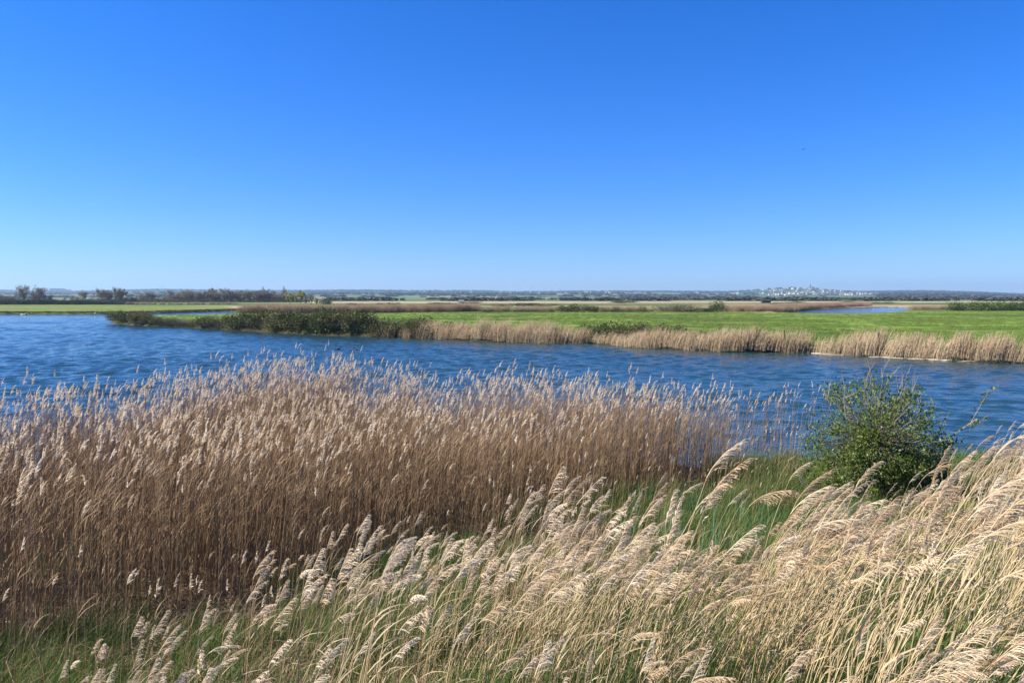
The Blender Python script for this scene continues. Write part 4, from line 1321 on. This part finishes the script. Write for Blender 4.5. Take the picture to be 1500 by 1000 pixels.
for px_, py_ in ((749, 415), (768, 421), (780, 421), (786, 417), (814, 417), (817, 420), (820, 423), (854, 417), (675, 420.5), (680, 421), (687, 420.5), (1114, 421), (235, 419), (238, 420)):
    Y = 9000; p = at(px_, py_, Y)
    e = empty('wind_turbine', (p.x, Y, p.z - 80), (0, 0, R.uniform(-.7, .7))); tag(e, 'tiny white wind turbine on the skyline of the hills', 'wind turbine', 'wind turbines on the skyline')
    link('tower', twm, e); link('nacelle', ncm, e)
    a0 = R.uniform(0, 2)
    for q in range(3): link('blade', blm, e, (0, -3.4, 80), (0, a0 + q * 2.0944, 0))

# ------------------------------------------------------------------ huts on the marsh
x, y = g(1122, 444, .4)
e = empty('dark_hut', (x, y, .35)); tag(e, 'dark low hut on the marsh in front of the hillside village', 'hut')
a = MB(); a.box(-3.4, 3.0, -2, 2, 0, 2.1); link('wall', a.mesh('hut_wall', M['hut_dark']), e)
a = MB(); a.add([(-3.7, -2.3, 2.1), (3.3, -2.3, 2.1), (3.3, 2.3, 2.1), (-3.7, 2.3, 2.1), (-3.5, 0, 2.8), (3.1, 0, 2.8)], [(0, 1, 5, 4), (2, 3, 4, 5), (1, 2, 5), (3, 0, 4), (3, 2, 1, 0)]); link('roof', a.mesh('hut_roof', M['hut_dark']), e)
a = MB(); a.box(-.4, .5, -2.06, -2.01, 0, 1.8); link('door', a.mesh('hut_door', M['wood_dark']), e)
x, y = g(676, 444.5, .4)
e = empty('pale_hut', (x, y, .35)); tag(e, 'small pale hut half sunk among dark scrub on the far marsh', 'hut')
a = MB(); a.box(-1.8, 1.8, -1.6, 1.6, 0, 1.9); link('wall', a.mesh('pale_hut_wall', M['house_white']), e)
a = MB(); a.add([(-2, -1.9, 1.9), (2, -1.9, 1.9), (2, 1.9, 1.9), (-2, 1.9, 1.9), (-2, 0, 2.6), (2, 0, 2.6)], [(0, 1, 5, 4), (2, 3, 4, 5), (1, 2, 5), (3, 0, 4), (3, 2, 1, 0)]); link('roof', a.mesh('pale_hut_roof', M['wood_grey']), e)


# ------------------------------------------------------------------ birds
def ellip(mb, c, r, n_=8, m_=6, mi=0):
    vs = []; fs = []
    for i in range(m_ + 1):
        th = math.pi * i / m_
        for j in range(n_):
            ph = 2 * math.pi * j / n_; vs.append((c[0] + r[0] * math.cos(th), c[1] + r[1] * math.sin(th) * math.cos(ph), c[2] + r[2] * math.sin(th) * math.sin(ph)))
    for i in range(m_):
        for j in range(n_): fs.append((i * n_ + j, i * n_ + (j + 1) % n_, (i + 1) * n_ + (j + 1) % n_, (i + 1) * n_ + j))
    mb.add(vs, fs, mi)


def duck(px, py, rz, label):
    x, y = g(px, py)
    e = empty('duck', (x, y, .0), (0, 0, rz)); tag(e, label, 'duck')
    b = MB(); ellip(b, (0, 0, .07), (.22, .11, .10)); b.tube([Vector((.12, 0, .10)), Vector((.17, 0, .19)), Vector((.20, 0, .25))], [.06, .045, .05], 7); ellip(b, (.215, 0, .265), (.065, .045, .05))
    b.tube([Vector((-.18, 0, .09)), Vector((-.29, 0, .15))], [.05, .008], 6)
    link('body', b.mesh('duck_body', M['duck_dark'], True), e)
    k_ = MB(); k_.tube([Vector((.27, 0, .26)), Vector((.33, 0, .245))], [.018, .012], 5, 0, True); link('beak', k_.mesh('duck_beak', M['beak']), e)


duck(495, 512.5, 0.3, 'dark duck swimming ahead of another on the open lake')
duck(521, 513.5, 2.9, 'dark duck with raised head following another on the open lake')
x, y = g(139, 461)
e = empty('white_egret', (x, y, 0)); tag(e, 'white wading bird standing at the edge of the left pasture', 'bird')
b = MB(); ellip(b, (0, 0, .42), (.24, .11, .13)); b.tube([Vector((.16, 0, .48)), Vector((.24, 0, .62)), Vector((.19, 0, .76)), Vector((.22, 0, .86))], [.06, .04, .035, .035], 6); ellip(b, (.25, 0, .88), (.08, .04, .04)); link('body', b.mesh('egret_body', M['white_feather'], True), e)
b = MB(); b.tube([Vector((.32, 0, .88)), Vector((.45, 0, .86))], [.016, .004], 5); link('beak', b.mesh('egret_beak', M['beak']), e)
for s in (-1, 1):
    b = MB(); b.tube([Vector((0, s * .05, .34)), Vector((.02, s * .05, .15)), Vector((0, s * .05, -.15))], [.014, .012, .012], 5); link('leg', b.mesh('egret_leg', M['duck_dark']), e)
x, y = g(34, 461)
e = empty('mooring_float', (x, y, 0)); tag(e, 'small yellow and white float on the water by the left pasture', 'float')
b = MB(); ellip(b, (.7, 0, .18), (.28, .28, .3)); link('buoy', b.mesh('float_buoy', M['float_yellow'], True), e)
b = MB(); ellip(b, (-.25, 0, .10), (.5, .25, .16)); link('hull', b.mesh('float_hull', M['white_feather'], True), e)
# a bird in the air
p = at(1177, 219, 70)
e = empty('flying_bird', tuple(p), (0, 0, .5)); tag(e, 'small dark bird flying high in the clear blue sky', 'bird')
b = MB(); ellip(b, (0, 0, 0), (.11, .03, .03)); b.add([(-.09, -.02, 0), (-.09, .02, 0), (-.2, .05, .01), (-.15, 0, .01), (-.2, -.05, .01)], [(0, 1, 2, 3), (0, 3, 4)]); link('body', b.mesh('bird_body', M['duck_dark'], True), e)
for s in (-1, 1):
    b = MB(); b.add([(.05, s * .02, .01), (-.04, s * .02, .01), (-.03, s * .1, .05), (.05, s * .1, .055), (-.10, s * .22, .02), (-.02, s * .12, .05), (.05, s * .02, .018), (-.04, s * .02, .016), (-.03, s * .1, .056), (.05, s * .1, .062)], [(0, 1, 2, 3), (3, 2, 4), (6, 9, 8, 7), (9, 4, 8), (0, 3, 9, 6), (1, 7, 8, 2)]); link('wing', b.mesh('bird_wing', M['duck_dark']), e)

# ------------------------------------------------------------------ the air
hz = MB(); hz.box(-9500, 9500, -300, 9900, -3, 175)
hv = bpy.data.materials.new('haze_air'); hv.use_nodes = True
hn = hv.node_tree; hn.nodes.remove(hn.nodes['Principled BSDF'])
pv = hn.nodes.new('ShaderNodeVolumePrincipled')
pv.inputs['Color'].default_value = (0.52, 0.77, 1.0, 1)
pv.inputs['Density'].default_value = 0.0001
pv.inputs['Anisotropy'].default_value = 0.2
hn.links.new(pv.outputs[0], hn.nodes['Material Output'].inputs['Volume'])
haze = link('haze', hz.mesh('haze', hv))
tag(haze, kind='stuff')
